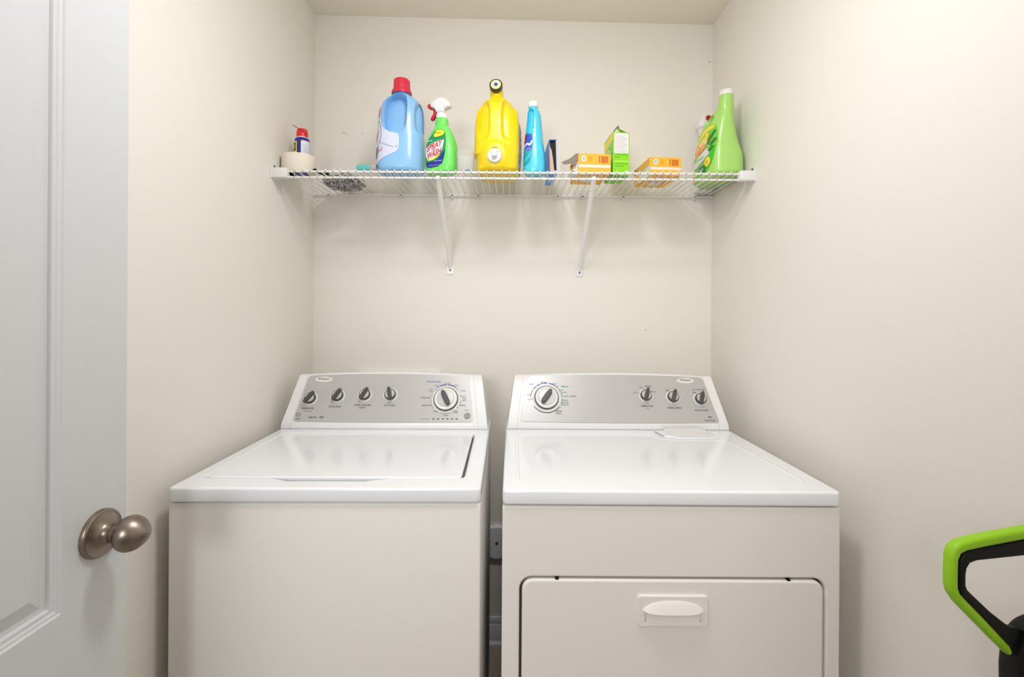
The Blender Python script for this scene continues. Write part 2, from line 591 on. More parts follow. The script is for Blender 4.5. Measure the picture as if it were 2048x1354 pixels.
# ------------------------------------------------------------------ washer
WX, WY, WW = -0.403, 1.0215, 0.676
washer = thing('washing_machine', 'white top-loading washing machine on the left, with flat lid and five-knob console', 'washing machine', (WX, WY, 0), 0.012)
h = WW / 2
cab = Acc()
cab.add(rbox(-h, h, .004, .655, .03, .8845, .005), M_FRONT)
cab.build('cabinet', washer)
for sx in (-1, 1):
    for yy in (.06, .6):
        part('levelling_foot', mv(lathe([(.022, 0), (.022, .012), (.012, .014), (.012, .032)], 16), sx * (h - .06), yy), M_BLACK, washer)
lx0, lx1, ly0, ly1 = -.300, .2945, .0655, .457
g = .0035
hole = [(lx0, ly0 + .012)] + [(lx0 + .004, ly0 + .004), (lx0 + .014, ly0), (-.145, ly0), (-.098, ly0 - .019), (.073, ly0 - .019), (.130, ly0), (lx1 - .014, ly0), (lx1 - .004, ly0 + .004), (lx1, ly0 + .012), (lx1, ly1 - .012), (lx1 - .004, ly1 - .004), (lx1 - .012, ly1), (lx0 + .012, ly1), (lx0 + .004, ly1 - .004), (lx0, ly1 - .012)]
part('top_panel', mv(solid([rrect(-h, h, 0, .655, .012), hole], .032, .0055, 3), z=.886), M_ENAMEL, washer)
part('lid_well', rbox(lx0 - .002, lx1 + .002, ly0 - .021, ly1 + .002, .887, .9045), M_GAP, washer)
lid = rrect(lx0 + g * .6, lx1 - g * 1.5, ly0 + g * .5, ly1 - g, .012)
part('lid', mv(solid([lid], .013, .003, 3), z=.906), M_ENAMEL, washer)
MC, pnl = build_console(washer, .334, .504, ZT, -.006)
MWc = Matrix.Translation((WX, WY, 0)) @ Matrix.Rotation(.012, 4, 'Z') @ MC @ MP
for px, py, ang in ((621, 797, -33), (676, 792, -27), (730, 790, -26), (781, 790, 15)):
    s, t = cam_ray_on(MWc, px, py)
    knob(washer, s, t, .0185, ang, .0245, MC)
dS, dT = cam_ray_on(MWc, 892, 799)
dial(washer, dS, dT, 27, MC)
s, t = cam_ray_on(MWc, 934.5, 832)
part('start_button', xf(solid([ellipse(0, 0, .0103, .0103, 28)], .003, .0008), MC @ MP @ Matrix.Translation((s, t, .001))), mat('button_grey', (150, 147, 144), 0.5), washer, label='round grey start button')
pr = prints(washer, MC, MWc, [
    ('TEMPERATURE', 615, 817, .042, .0058, M_INK), ('WASH / RINSE', 616, 822.5, .026, .004, M_INKL),
    ('EXTRA RINSE', 670, 813.5, .039, .0055, M_INK), ('FABRIC SOFTENER', 726, 810.5, .054, .0055, M_INK), ('ADDED', 724, 815.5, .021, .005, M_INK),
    ('AUTO SIZE', 779, 811, .036, .0055, M_INK),
    ('Normal Cycles', 868, 764, .046, .007, M_INKB), ('REGULAR', 895, 766.5, .022, .004, M_INKL), ('LIGHT', 874, 771, .015, .004, M_INKL), ('HEAVY', 914, 771, .015, .004, M_INKL),
    ('RAPID', 862, 779, .014, .004, M_INKL), ('WASH', 862, 783, .014, .004, M_INKL), ('WHITEST WHITES', 851, 796, .032, .0045, M_INK), ('DELICATES', 854, 811, .031, .0045, M_INK),
    ('SOAK', 870, 823, .013, .004, M_INK), ('CLEAN WASHER', 890, 827, .033, .004, M_INKL), ('with affresh', 891, 831, .018, .004, M_INK), ('DRAIN', 911, 822.5, .014, .004, M_INK), ('& SPIN', 911, 826, .014, .004, M_INK),
    ('COLORS', 926, 782, .018, .004, M_INKL), ('BULKY', 927, 793, .014, .004, M_INKL), ('ITEMS', 928, 797, .014, .004, M_INKL), ('SHEETS', 928, 801, .016, .004, M_INKL), ('CASUAL', 925, 811, .022, .0045, M_INK),
    ('START', 934, 821, .014, .0045, M_INKL), ('Cycle Status', 850, 838, .028, .004, M_INKL),
    ('6th Sense', 627, 834.5, .020, .006, M_INK), ('eco', 643.5, 834.5, .014, .007, M_INK), ('ENERGY', 597, 838, .012, .004, M_INK)])
tk = Acc()
ticks(tk, MC, dS, dT, .0475, (-62, -35, -12, 15, 45, 135, 165, 190, 215, 240, 270), M_INK)
for a0, a1 in ((52, 57), (60, 86), (91, 117), (121, 127)):
    printed(pnl, 'cycle_arc', solid([arc_band(dS, dT, .0505, .0535, a0, a1)], .0004), MC, M_INKB)
for px in (867, 876.3, 885.5, 894.7, 904, 913.3):
    x, y = cam_ray_on(MWc, px, 838)
    printed(pnl, 'status_light', solid([rrect(x - .0037, x + .0037, y - .0013, y + .0013, .001, 3)], .0005), MC, mat('led_dark', (58, 52, 52), 0.5))
x, y = cam_ray_on(MWc, 597, 830)
printed(pnl, 'energy_mark', solid([rrect(x - .007, x + .007, y - .004, y + .005, .001, 3), rrect(x - .006, x + .006, y - .003, y + .004, .001, 3)], .0004), MC, M_INK)
printed(pnl, 'crescent_mark', solid([arc_band(x + .040, y - .006, .004, .0055, 150, 330)], .0004), MC, M_INK)
pr.build('printed_lettering', pnl, smooth=False)
tk.build('tick_marks', pnl, smooth=False)
def badge(root, MC, MW, px, py):
    s, t = cam_ray_on(MW, px, py)
    b = part('oval_badge', xf(solid([ellipse(s, t, .030, .0105, 44)], .0022, .0008), MC @ MP @ Matrix.Translation((0, 0, .0006))), M_RING, root, label='pale oval badge with grey script')
    part('badge_lettering', xf(text('Whirlpool', .038, .0098, 0.015, 0.25), MC @ MP @ Matrix.Translation((s, t + .0012, .0031))), M_INK, b)
badge(washer, MC, MWc, 648, 759.5)

# ------------------------------------------------------------------ dryer
DRX, DRY, DW = 0.348, 1.0175, 0.732
dryer = thing('clothes_dryer', 'white clothes dryer on the right, with a pull-down front door and scoop handle', 'dryer', (DRX, DRY, 0))
h = DW / 2
part('cabinet', rbox(-h + .001, h - .001, .022, .66, .03, .884, .002), M_FRONT, dryer)
for sx in (-1, 1):
    for yy in (.06, .6):
        part('levelling_foot', mv(lathe([(.022, 0), (.022, .012), (.012, .014), (.012, .032)], 16), sx * (h - .06), yy), M_BLACK, dryer)
MF = Matrix(((1, 0, 0, 0), (0, 0, -1, 0), (0, 1, 0, 0), (0, 0, 0, 1)))    # outline XY -> front plane XZ, thickness towards -Y
dx0, dx1, dz0, dz1 = -.328, .334, .10, .7295
fr = solid([rrect(-h, h, .03, .8825, .005, 4), rrect(dx0, dx1, dz0, dz1, .028, 8)], .022, .0045, 3)
part('front_panel', xf(fr, Matrix.Translation((0, .026, 0)) @ MF), M_FRONT, dryer)
part('door_gap_shade', xf(solid([rrect(dx0 - .002, dx1 + .002, dz0 - .002, dz1 + .002, .028, 8)], .004), Matrix.Translation((0, .0225, 0)) @ MF), M_GAPSHADE, dryer, label='dark sheet painted as shade in the gap round the door')  # dark backing sheet added for the shade in the gap, no seal
gd = .0055
dd = part('dryer_door', xf(solid([rrect(dx0 + gd, dx1 - gd, dz0 + gd, dz1 - gd * .75, .024, 8)], .017, .005, 3), Matrix.Translation((0, .0185, 0)) @ MF), M_FRONT, dryer)
for xx in (-.247, .254):
    part('door_bumper', rbox(xx - .004, xx + .004, .003, .018, dz1 - .0062, dz1 - .001, .001, 1), M_BLACK, dryer)
# handle plate and scoop
hx, hz0, hz1 = .0022, .6277, .6945
hp = solid([rrect(hx - .0755, hx + .0755, hz0, hz1, .006, 5), rrect(hx - .060, hx + .060, hz0 + .007, hz0 + .034, .004, 4)], .0075, .002, 2)
part('handle_plate', xf(hp, Matrix.Translation((0, .0035, 0)) @ MF), M_FRONT, dd)
v, f = [], []
NU, NV = 40, 12
zc = .6645
for j in range(NV + 1):
    for i in range(NU + 1):
        u = -1 + 2 * i / NU
        vv = j / NV
        e = max(0.0, 1 - abs(u) ** 2.6)
        zt = zc + .0205 * e ** .75
        zb = zc - .004 * max(0, 1 - abs(u) ** 5)
        pr_y = .012 * (vv ** 0.75) * max(0, 1 - abs(u) ** 4) ** .7
        v.append((hx + u * .0665, -.004 - pr_y, zt + (zb - zt) * vv))
n1 = NU + 1
k0 = len(v)
for i in range(NU + 1):
    u = -1 + 2 * i / NU
    p = v[NV * n1 + i]
    v.append((p[0], p[1] + .002, p[2] - .0022))
for i in range(NU + 1):
    u = -1 + 2 * i / NU
    p = v[NV * n1 + i]
    v.append((hx + u * .06, -.003, p[2] + .004))
for j in range(NV + 2):
    for i in range(NU):
        r0, r1 = j * n1, (j + 1) * n1
        f.append((r0 + i, r1 + i, r1 + i + 1, r0 + i + 1))
part('scoop_handle', (v, f), M_FRONT, dd, angle=50)
# concave bowl under the scoop
v, f = [], []
for j in range(9):
    for i in range(13):
        u, vv = -1 + 2 * i / 12, j / 8
        v.append((hx + u * (.060 - .012 * vv), .0035 - .0065 * (1 - vv) ** 2, hz0 + .006 + .029 * vv))
for j in range(8):
    for i in range(12):
        f.append((j * 13 + i, j * 13 + i + 1, (j + 1) * 13 + i + 1, (j + 1) * 13 + i))
part('handle_bowl', (v, f), M_FRONT, dd)
tp = Acc()
tp.add(mv(solid([rrect(-h, h, 0, .66, .012)], .0318, .0055, 3), z=.886), M_ENAMEL)
def ridge(pts):
    tp.add(tube([(x, y, ZT - .0008) for x, y in pts], .0055, 10, True, (1, .30)), M_ENAMEL)
def rpath(pts, it=3):
    for _ in range(it):
        q = [pts[0]]
        for a_, b_ in zip(pts, pts[1:]):
            q += [(a_[0] * .75 + b_[0] * .25, a_[1] * .75 + b_[1] * .25), (a_[0] * .25 + b_[0] * .75, a_[1] * .25 + b_[1] * .75)]
        pts = q + [pts[-1]]
    return pts
ridge(rpath([(-.332, .06), (-.332, .30), (-.332, .468), (-.300, .468), (0, .472), (.075, .475), (.105, .415), (.14, .405), (.25, .402), (.285, .402), (.300, .385), (.318, .20), (.322, .06)]))
tp.build('top_panel', dryer)
lintd = part('lint_screen_door', mv(solid([smooth_loop([(.112, .515), (.126, .428), (.300, .425), (.318, .515)], 1)], .003, .001), z=ZT - .001), M_ENAMEL, dryer)
bl = [(.0, .0)]
v, f = [], []
for j in range(9):
    for i in range(21):
        u, vv = -1 + 2 * i / 20, j / 8
        v.append((.212 + u * (.082 - .012 * vv), .447 + .064 * vv, ZT + .0015 + .009 * vv * max(0, 1 - u ** 6) ** .5))
for j in range(8):
    for i in range(20):
        f.append((j * 21 + i, j * 21 + i + 1, (j + 1) * 21 + i + 1, (j + 1) * 21 + i))
part('lint_door_lip', (v, f), M_PLAST, lintd)
part('lint_door_slit', rbox(-.0006, .0006, -.03, .03, 0, .0012), M_GAP, lintd).matrix_local = Matrix.Translation((.117, .470, ZT + .0014)) @ Matrix.Rotation(R(12), 4, 'Z')
MC, pnl = build_console(dryer, .362, .521, ZT, -.002, .016, .011)
MDc = Matrix.Translation((DRX, DRY, 0)) @ MC @ MP
for px, py, ang in ((1291.5, 791.5, -18), (1345.5, 794.5, -20), (1400.5, 798.5, -18)):
    s, t = cam_ray_on(MDc, px, py)
    knob(dryer, s, t, .0185, ang, .0245, MC)
dS, dT = cam_ray_on(MDc, 1093, 796)
dial(dryer, dS, dT, -35, MC)
pr = prints(dryer, MC, MDc, [
    ('TEMPERATURE', 1293.5, 812.5, .042, .0058, M_INK), ('Timed', 1294, 817, .012, .0045, M_INKL), ('WRINKLE SHIELD', 1348.5, 816, .050, .0058, M_INK), ('PUSH TO START', 1403.5, 821, .045, .0058, M_INK),
    ('AUTO DRY', 1062, 769, .016, .005, M_INKB), ('NORMAL', 1086.5, 765, .020, .004, M_INKL), ('HEAVY DUTY', 1110, 768, .018, .004, M_INKL), ('TIMED DRY', 1129, 773.5, .028, .0055, M_INKG), ('OFF', 1114, 774, .009, .0045, M_INK),
    ('60', 1124, 780, .008, .004, M_INKL), ('40 MIN', 1128, 785, .018, .0045, M_INKL), ('FLUFF - NO HEAT', 1140, 793, .042, .0048, M_INK), ('DRIER', 1131, 801, .018, .0045, M_INKL), ('LESS DRY', 1131, 806, .020, .0045, M_INK), ('QUICK DRY', 1130.5, 810.5, .025, .0048, M_INK), ('OFF', 1119, 815.5, .008, .0045, M_INK), ('WRINKLE', 1117, 822.5, .024, .0052, M_INK), ('SHIELD', 1117, 827, .018, .005, M_INK),
    ('DAMP', 1057, 790, .010, .004, M_INKL), ('OFF', 1058.5, 799.5, .008, .0045, M_INK),
    ('LOW', 1281, 775, .008, .004, M_INK), ('MEDIUM', 1296, 773, .020, .004, M_INK), ('HIGH', 1308, 784, .010, .004, M_INK), ('AIR', 1270, 785, .009, .004, M_INK), ('OFF', 1333.5, 781, .009, .005, M_INK), ('end of cycle signal', 1397, 779.5, .044, .0045, M_INK), ('ON', 1387.5, 785.5, .009, .005, M_INK),
    ('eco', 1419.5, 834.5, .011, .006, M_INK), ('Sensor Drying', 1419.5, 841.5, .034, .006, M_INK)])
for a0, a1, m, r0 in ((53, 80, M_INKB, .0515), (85, 98, M_INKB, .0515), (101, 110, M_INKB, .0515), (113, 128, M_INKB, .0515), (131, 146, M_INKB, .0515), (150, 178, M_INKL, .052), (24, 38, M_INKG, .0515), (3, 20, M_INKG, .0515), (-26, -3, M_INKG, .0515)):
    printed(pnl, 'cycle_arc', solid([arc_band(dS, dT, r0, r0 + .0026, a0, a1)], .0004), MC, m)
printed(pnl, 'cycle_arc', solid([ellipse(dS, dT, .0526, .0526, 24, 215, 318) + ellipse(dS, dT, .0522 - .0012, .0498, 24, 215, 318)[::-1]], .0004), MC, M_INK)
tk = Acc()
ticks(tk, MC, dS, dT, .0475, (45, 185, -38), M_INK)
for px, py, an in ((1291.5, 791.5, (100, 160, 35)), (1345.5, 794.5, (118,)), (1400.5, 798.5, (118,))):
    s, t = cam_ray_on(MDc, px, py)
    ticks(tk, MC, s, t, .0225, an, M_INK, .0035, .003)
pr.build('printed_lettering', pnl, smooth=False)
tk.build('tick_marks', pnl, smooth=False)
badge(dryer, MC, MDc, 1370, 762)

# ------------------------------------------------------------------ behind the machines
ob = thing('washer_outlet_box', 'white plastic supply box set in the wall behind the washing machine', 'outlet box', (-.438, YB, 0))
MFW = MF
fro = solid([rrect(-.160, .160, .84, 1.067, .006), rrect(-.145, .145, .855, 1.052, .004)], .016, .003)
part('frame', xf(fro, MFW), M_PLAST, ob)
part('box_back', rbox(-.146, .146, -.004, 0, .854, 1.053), M_PLAST, ob)
for xx in (-.06, .06):
    part('supply_valve', xf(lathe([(.010, 0), (.010, .02), (.016, .021), (.016, .03), (0, .031)], 16), Matrix.Translation((xx, -.003, .95)) @ Matrix.Rotation(R(90), 4, 'X')), M_SCREW, ob)
X, Z = wall_pt(994, 1081)
rec = thing('dryer_receptacle', 'round grey-white receptacle cover low on the wall between washer and dryer', 'outlet', (X, YB, Z))
RX = Matrix.Rotation(R(90), 4, 'X')
part('cover', lathe([(.064, 0), (.064, .016), (.060, .021), (0, .022)], 48, RX), M_PLAST, rec)
part('cover_screw', lathe([(.006, .021), (.006, .0235), (.004, .0245), (0, .0245)], 16, RX), M_SCREW, rec)

# ------------------------------------------------------------------ wire shelf
ZD = 1.7570          # centre of the deck wires
ZS = 1.7594          # where things stand
YS0 = 1.526
shelf = thing('wire_shelf', 'white wire shelf across the back wall, full of cleaning products', 'shelf', (0, 0, 0))
x0, x1 = XL + .004, XR - .004
part('front_rail', tube([(x0, YS0 + .0055, ZD - .0055), (x1, YS0 + .0055, ZD - .0055)], .0034, 10), M_WIRE, shelf)
part('front_rail', tube([(x0, YS0 + .0055, ZD - .0245), (x1, YS0 + .0055, ZD - .0245)], .0034, 10), M_WIRE, shelf)
part('back_rail', tube([(x0, YB - .012, ZD - .0055), (x1, YB - .012, ZD - .0055)], .0034, 10), M_WIRE, shelf)
wire = part('cross_wire', tube([(0, YB - .006, ZD), (0, YS0 + .004, ZD), (0, YS0 + .001, ZD - .001), (0, YS0, ZD - .004), (0, YS0, ZD - .026)], .0020, 8), M_WIRE, shelf)
NW = 62
for k in range(NW):
    o = wire if k == 0 else wire.copy()
    if k:
        C.objects.link(o)
        o.parent = shelf
    o.location.x = x0 + .018 + (x1 - x0 - .036) * k / (NW - 1)
for sg, xw in ((1, XL), (-1, XR)):
    a = Acc()
    xs = sorted((xw, xw + sg * .050))
    a.add(rbox(xs[0], xs[1], YS0 - .010, YS0 + .014, ZD - .029, ZD + .003, .003), M_PLAST)
    xs = sorted((xw, xw + sg * .004))
    a.add(rbox(xs[0], xs[1], YS0 - .012, YS0 + .05, ZD - .031, ZD + .016, .0015, 1), M_PLAST)
    eb = a.build('end_bracket', shelf)
    part('bracket_screw', lathe([(.004, 0), (.004, .002), (0, .003)], 12, Matrix.Translation((xw + sg * .004, YS0 + .004, ZD + .0095)) @ Matrix.Rotation(sg * R(90), 4, 'Y')), M_SCREW, eb)
for xx, zf, in ((-.2425, 1.4665), (.2625, 1.4605)):
    zt = ZD - .026
    br = part('support_brace', tube([(xx, YS0 + .006, zt), (xx, YB - .008, zf + .012), (xx, YB - .003, zf)], .0080, 12, True, (1.0, .5)), M_WIRE, shelf)
    part('brace_foot', rbox(xx - .0135, xx + .0135, YB - .004, YB, zf - .022, zf + .016, .0015, 1), M_PLAST, br)
    part('brace_hook', rbox(xx - .006, xx + .006, YS0 - .003, YS0 + .010, ZD - .030, ZD - .018, .002, 1), M_WIRE, br)
    part('brace_screw', lathe([(.004, 0), (.004, .001), (0, .002)], 12, Matrix.Translation((xx, YB - .004, zf - .006)) @ RX), M_SCREW, br)
for px, py in ((660, 383), (803, 386), (906, 392), (957, 386), (1115, 388), (1164, 393), (1245, 390), (1385, 394)):
    X, Z = wall_pt(px, py)
    cl = part('wall_clip', mv(rbox(-.0042, .0042, -.017, 0, -.011, .006, .0015, 1), X, YB, ZD - .006), M_PLAST, shelf)
    part('clip_screw', lathe([(.0030, 0), (.0030, .001), (0, .002)], 10, Matrix.Translation((X, YB - .017, ZD - .008)) @ RX), M_SCREW, cl)

def shelf_x(px, Y, py=330):
    return (px + ROLL * (py - HY) - HX) / FPX * Y

# ------------------------------------------------------------------ masking tape and spray can
M_TAPE = mat('masking_tape', (236, 226, 210), 0.7, bump=0.05, bscale=30, stretch=(1, 1, 30))
TX, TY = -.7215, 1.592
tape = thing('tape_roll', 'wide cream masking tape roll at the left end of the shelf', 'tape', (TX, TY, ZS))
part('tape', lathe([(.040, .0005), (.0525, 0), (.0535, .002), (.0535, .056), (.0525, .058), (.040, .0575)], 64), M_TAPE, tape)
part('tape_core', lathe([(.0372, .0005), (.0405, .0005), (.0405, .0575), (.0372, .0575), (.0372, .0005)], 64), mat('core_card', (186, 160, 126), 0.9), tape)
can = thing('spray_can', 'small blue spray can with red cap and straw, standing inside the tape roll', 'spray can', (TX + .0095, TY + .004, ZS))
M_CANB = mat('can_blue', (32, 40, 140), 0.25)
cb = lathe([(.0235, 0), (.0245, .002), (.0245, .112), (.0225, .118), (.0195, .1205), (.0185, .1205)], 48)
body = part('can_body', cb, M_CANB, can)
part('can_collar', lathe([(.0190, .1195), (.0190, .1225), (.0185, .1235), (0, .1236)], 40), M_RING, can, label='pale metal collar')
cap = part('cap', lathe([(.0182, .1232), (.0182, .138), (.0172, .148), (.0150, .1515), (0, .1525)], 40), mat('cap_red', (228, 40, 32), 0.35), can, label='red cap')
part('straw', tube([(-.024, -.017, .1605), (.026, -.019, .131)], .0012, 8), mat('straw_red', (160, 62, 50), 0.4), cap)
d = Decal(cb, -55)
d.add(fan(rrect(-.015, .015, .066, .106, .002), 6), mat('label_yellow', (244, 226, 40), 0.5))
d.add(fan(rrect(-.011, .011, .074, .101, .002), 6), mat('label_black', (60, 52, 30), 0.6))
d.add(mv(text('40', .016, .014, .02), 0, .088), mat('label_yellow', (244, 226, 40)))
d.acc.build('label', can)
d = Decal(cb, 55)
d.add(fan(rrect(-.016, .014, .058, .108, .002), 6), mat('label_white', (226, 230, 234), 0.5))
d.add(fan(rrect(-.014, .012, .1035, .1048, .0004, 2), 2), mat('label_yellow', (244, 226, 40)))
for k in range(5):
    d.add(fan(rrect(-.013, .010, .094 - k * .006, .0955 - k * .006, .0004, 2), 2), mat('label_greyblue', (186, 196, 208), 0.6))
d.acc.build('label', can)

# ------------------------------------------------------------------ grey chenille duster
du = thing('duster', 'grey chenille duster with a black handle lying on the wires', 'duster', (-.612, 1.716, ZS))
pile = Acc()
M_CH1 = mat('chenille_grey', (172, 170, 168), 0.95)
M_CH2 = mat('chenille_dark', (132, 129, 127), 0.95)
M_CH3 = mat('chenille_light', (204, 202, 200), 0.95)
cen = []
tries = 0
while len(cen) < 330 and tries < 20000:
    tries += 1
    u, t_ = random.random() ** .5, random.random() * 2 * math.pi
    px_, py_ = u * .068 * math.cos(t_), u * .108 * math.sin(t_)
    px_ += py_ * -.16
    if all((px_ - q[0]) ** 2 + (py_ - q[1]) ** 2 > .0066 ** 2 for q in cen):
        cen.append((px_, py_, u))
for cx, cy, u in cen:
    zb = -.011 + random.random() * .006 + .012 * max(0, u - .75) / .25
    lean = (random.uniform(-.008, .008) + cx * .08, random.uniform(-.008, .008) + cy * .06)
    pts = [(cx - lean[0], cy - lean[1], .018), (cx, cy, .008), (cx + lean[0] * .6, cy + lean[1] * .6, zb + .004), (cx + lean[0], cy + lean[1], zb + .001), (cx + lean[0], cy + lean[1], zb)]
    pile.add(tube(pts, [.0038, .0044, .0046, .0034, .0008], 8), random.choice((M_CH1, M_CH1, M_CH2, M_CH3)))
bt = lathe([(0, .0035), (.5, .004), (.85, .006), (1, .010), (.9, .014), (.5, .018), (0, .019)], 36)
pile.add(xf(bt, Matrix(((.066, -.016, 0, 0), (0, .102, 0, 0), (0, 0, 1, 0), (0, 0, 0, 1)))), mat('chenille_base_shade', (84, 82, 80), 0.95))  # pad coloured dark as the shadow between the strands
pile.build('chenille_pile', du, angle=60)
part('handle', tube([(-.010, -.06, .012), (-.026, -.095, .009), (-.036, -.120, .0075), (-.046, -.148, .0070)], [.006, .008, .009, .0075], 12, True, (1.2, .75)), M_BLACK, du)

# ------------------------------------------------------------------ teal tube lying by the blue bottle
tt = thing('lint_roller', 'small teal cylinder with a grey end lying left of the blue bottle', 'roller', (-.478, 1.562, ZS + .0128), R(-8))
RYm = Matrix.Rotation(R(90), 4, 'Y')
part('sleeve', lathe([(0, -.038), (.010, -.038), (.0120, -.036), (.0125, .008), (.0120, .010), (0, .010)], 28, RYm), mat('teal_plastic', (92, 186, 180), 0.5), tt)
part('end_collar', lathe([(.0118, .009), (.0128, .012), (.0128, .026), (.0115, .030), (.008, .030), (.006, .022), (0, .022)], 28, RYm), mat('collar_grey', (176, 168, 164), 0.6), tt, label='grey hollow end')

# ------------------------------------------------------------------ blue fabric softener bottle
M_BLUE = mat('bottle_blue', (140, 192, 234), 0.3, coat=0.2, sss=0.0)
bb = thing('softener_bottle', 'large light blue softener bottle with moulded grip and red screw cap', 'bottle', (shelf_x(802, 1.595), 1.596, ZS))
rows = [(0, .066, .052, 0, 0, 2.3), (.004, .072, .058, 0, 0, 2.4), (.014, .0765, .062, 0, 0, 2.5), (.05, .078, .063, 0, 0, 2.6), (.11, .0775, .062, 0, 0, 2.6), (.15, .0745, .060, 0, 0, 2.5),
        (.19, .0735, .058, .001, 0, 2.4), (.215, .071, .054, .001, 0, 2.3), (.237, .063, .047, .001, 0, 2.2), (.252, .050, .040, .001, 0, 2.1), (.262, .0365, .033, .001, 0, 2), (.267, .031, .030, .001, 0, 2), (.275, .030, .030, .001, 0, 2)]
dents = [(0, -.008, .194, .0335, .062, 3.2, .17, .042), (0, .067, .188, .0125, .050, 2.4, .22, .026)]
bvf = bottle(rows, 230, 340, dents)
part('bottle_body', bvf, M_BLUE, bb, angle=60)
M_CAPR = mat('cap_crimson', (214, 40, 66), 0.35)
cp = Acc()
cp.add(lathe([(.030, .270), (.0335, .270), (.0335, .278), (.032, .283), (.0275, .286)], 48, Matrix.Translation((.001, 0, 0))), M_CAPR)
v = []
NT = 96
for z, r in ((.2855, .0275), (.315, .0265), (.320, .0245), (.3212, .020)):
    for k in range(NT):
        q = r * (1 + .035 * math.cos(12 * 2 * math.pi * k / NT))
        v.append((.001 + q * math.cos(2 * math.pi * k / NT), q * math.sin(2 * math.pi * k / NT), z))
f = [(j * NT + k, j * NT + (k + 1) % NT, (j + 1) * NT + (k + 1) % NT, (j + 1) * NT + k) for j in range(3) for k in range(NT)]
f.append(tuple(3 * NT + k for k in range(NT)))
cp.add((v, f), M_CAPR)
cp.build('cap', bb)
part('cap_seal', lathe([(.0325, .266), (.0330, .2695), (.030, .2705)], 40, Matrix.Translation((.001, 0, 0))), mat('seal_navy', (60, 76, 130), 0.5), bb, label='dark blue ring under the cap')
d = Decal(bvf, -25)
def P(lst, cx, by, s, sx=1.0):
    return [((x - cx) / s * sx, (by - y) / s) for x, y in lst]
M_LAV = mat('label_lavender', (214, 220, 238), 0.4)
lo = [(.030, .118), (.033, .105), (.034, .080), (.030, .062), (.010, .052), (-.020, .040), (-.052, .022), (-.064, .030), (-.066, .10), (-.062, .16), (-.058, .205), (-.047, .228), (-.038, .233), (-.032, .222), (-.0335, .19), (-.029, .155), (-.012, .130), (.016, .122)]
d.add(fan(smooth_loop(lo, 2), 14, .003), M_LAV)
M_PINK = mat('ink_pink', (220, 150, 174), 0.6)
M_LILAC = mat('ink_lilac', (160, 150, 186), 0.6)
def stroke(pts, wd):
    L, Rr = [], []
    pts = rpath(pts, 2)
    for i, p in enumerate(pts):
        q0, q1 = pts[max(0, i - 1)], pts[min(len(pts) - 1, i + 1)]
        dx, dy = q1[0] - q0[0], q1[1] - q0[1]
        l = math.hypot(dx, dy) or 1
        k = wd / 2 * (0.5 + 0.5 * math.sin(math.pi * i / (len(pts) - 1)))
        L.append((p[0] - dy / l * k, p[1] + dx / l * k, 0))
        Rr.append((p[0] + dy / l * k, p[1] - dx / l * k, 0))
    n = len(L)
    return L + Rr, [(n + i, n + i + 1, i + 1, i) for i in range(n - 1)]
d.add(stroke([(-.062, .130), (-.056, .165), (-.040, .168), (-.028, .140), (-.026, .110), (-.040, .078), (-.056, .060)], .004), M_LILAC)
d.add(stroke([(-.062, .100), (-.052, .118), (-.045, .136), (-.042, .118), (-.052, .098)], .007), M_PINK)
d.add(stroke([(-.056, .105), (-.044, .126), (-.038, .136)], .006), M_PINK)
d.add(stroke([(-.055, .180), (-.050, .200), (-.045, .214), (-.047, .190), (-.055, .176)], .005), M_PINK)
d.add(stroke([(-.042, .178), (-.036, .200), (-.040, .214)], .004), M_PINK)
d.add(stroke([(-.062, .050), (-.050, .068), (-.040, .078), (-.044, .060), (-.060, .040)], .011), mat('ink_slate', (120, 132, 168), 0.6))
d.add(stroke([(-.040, .080), (-.036, .066), (-.024, .066), (-.020, .076)], .004), M_PINK)
d.add(stroke([(-.034, .096), (-.010, .084), (.018, .074)], .0015), M_LILAC)
d.add(stroke([(.0265, .074), (.0275, .080)], .003), M_LILAC)
d.acc.build('label', bb, 60)

# ------------------------------------------------------------------ green trigger spray bottle
M_SPG = mat('spray_green', (112, 226, 98), 0.32, coat=0.2)
sb = thing('trigger_spray_bottle', 'green stain-remover bottle with white trigger head and red trigger, right of the blue bottle', 'spray bottle', (shelf_x(883, 1.58), 1.582, ZS), R(-20))
rows = [(0, .046, .030, 0, 0, 3), (.004, .050, .033, 0, 0, 3.2), (.03, .0535, .035, 0, 0, 3.4), (.066, .054, .035, 0, 0, 3.4), (.10, .0495, .033, 0, 0, 3.2), (.133, .0365, .028, .002, 0, 3), (.150, .0275, .024, .003, 0, 2.7), (.158, .0225, .021, .002, 0, 2.4),
        (.163, .0215, .0195, 0, 0, 2.2), (.168, .0230, .0195, 0, 0, 2.2), (.174, .0215, .0185, 0, 0, 2.1), (.179, .0222, .018, 0, 0, 2), (.186, .0185, .0172, 0, 0, 2), (.190, .017, .017, 0, 0, 2)]
svf = bottle(rows, 90, 112)
part('bottle_body', svf, M_SPG, sb, angle=60)
def hpx(lst):
    return [((840 + .1255 * x - 882.5) / 598 / .95, (349.5 - (190 + .1255 * y)) / 598) for x, y in lst]
MFC = Matrix(((1, 0, 0, 0), (0, 0, -1, .014), (0, 1, 0, 0), (0, 0, 0, 1)))
head = hpx([(160, 128), (210, 95), (270, 66), (335, 55), (395, 72), (450, 118), (490, 172), (492, 222), (452, 236), (400, 246), (388, 268), (396, 300), (262, 300), (250, 262), (215, 212), (160, 196)])
part('spray_head', xf(solid([smooth_loop(head, 2)], .028, .008, 4), MFC), M_PLAST, sb, angle=50, label='white trigger spray head')
part('collar', lathe([(.0172, .183), (.0192, .184), (.0192, .196), (.0175, .201), (.012, .204)], 40), M_PLAST, sb)
M_RED = mat('trigger_red', (206, 22, 34), 0.35)
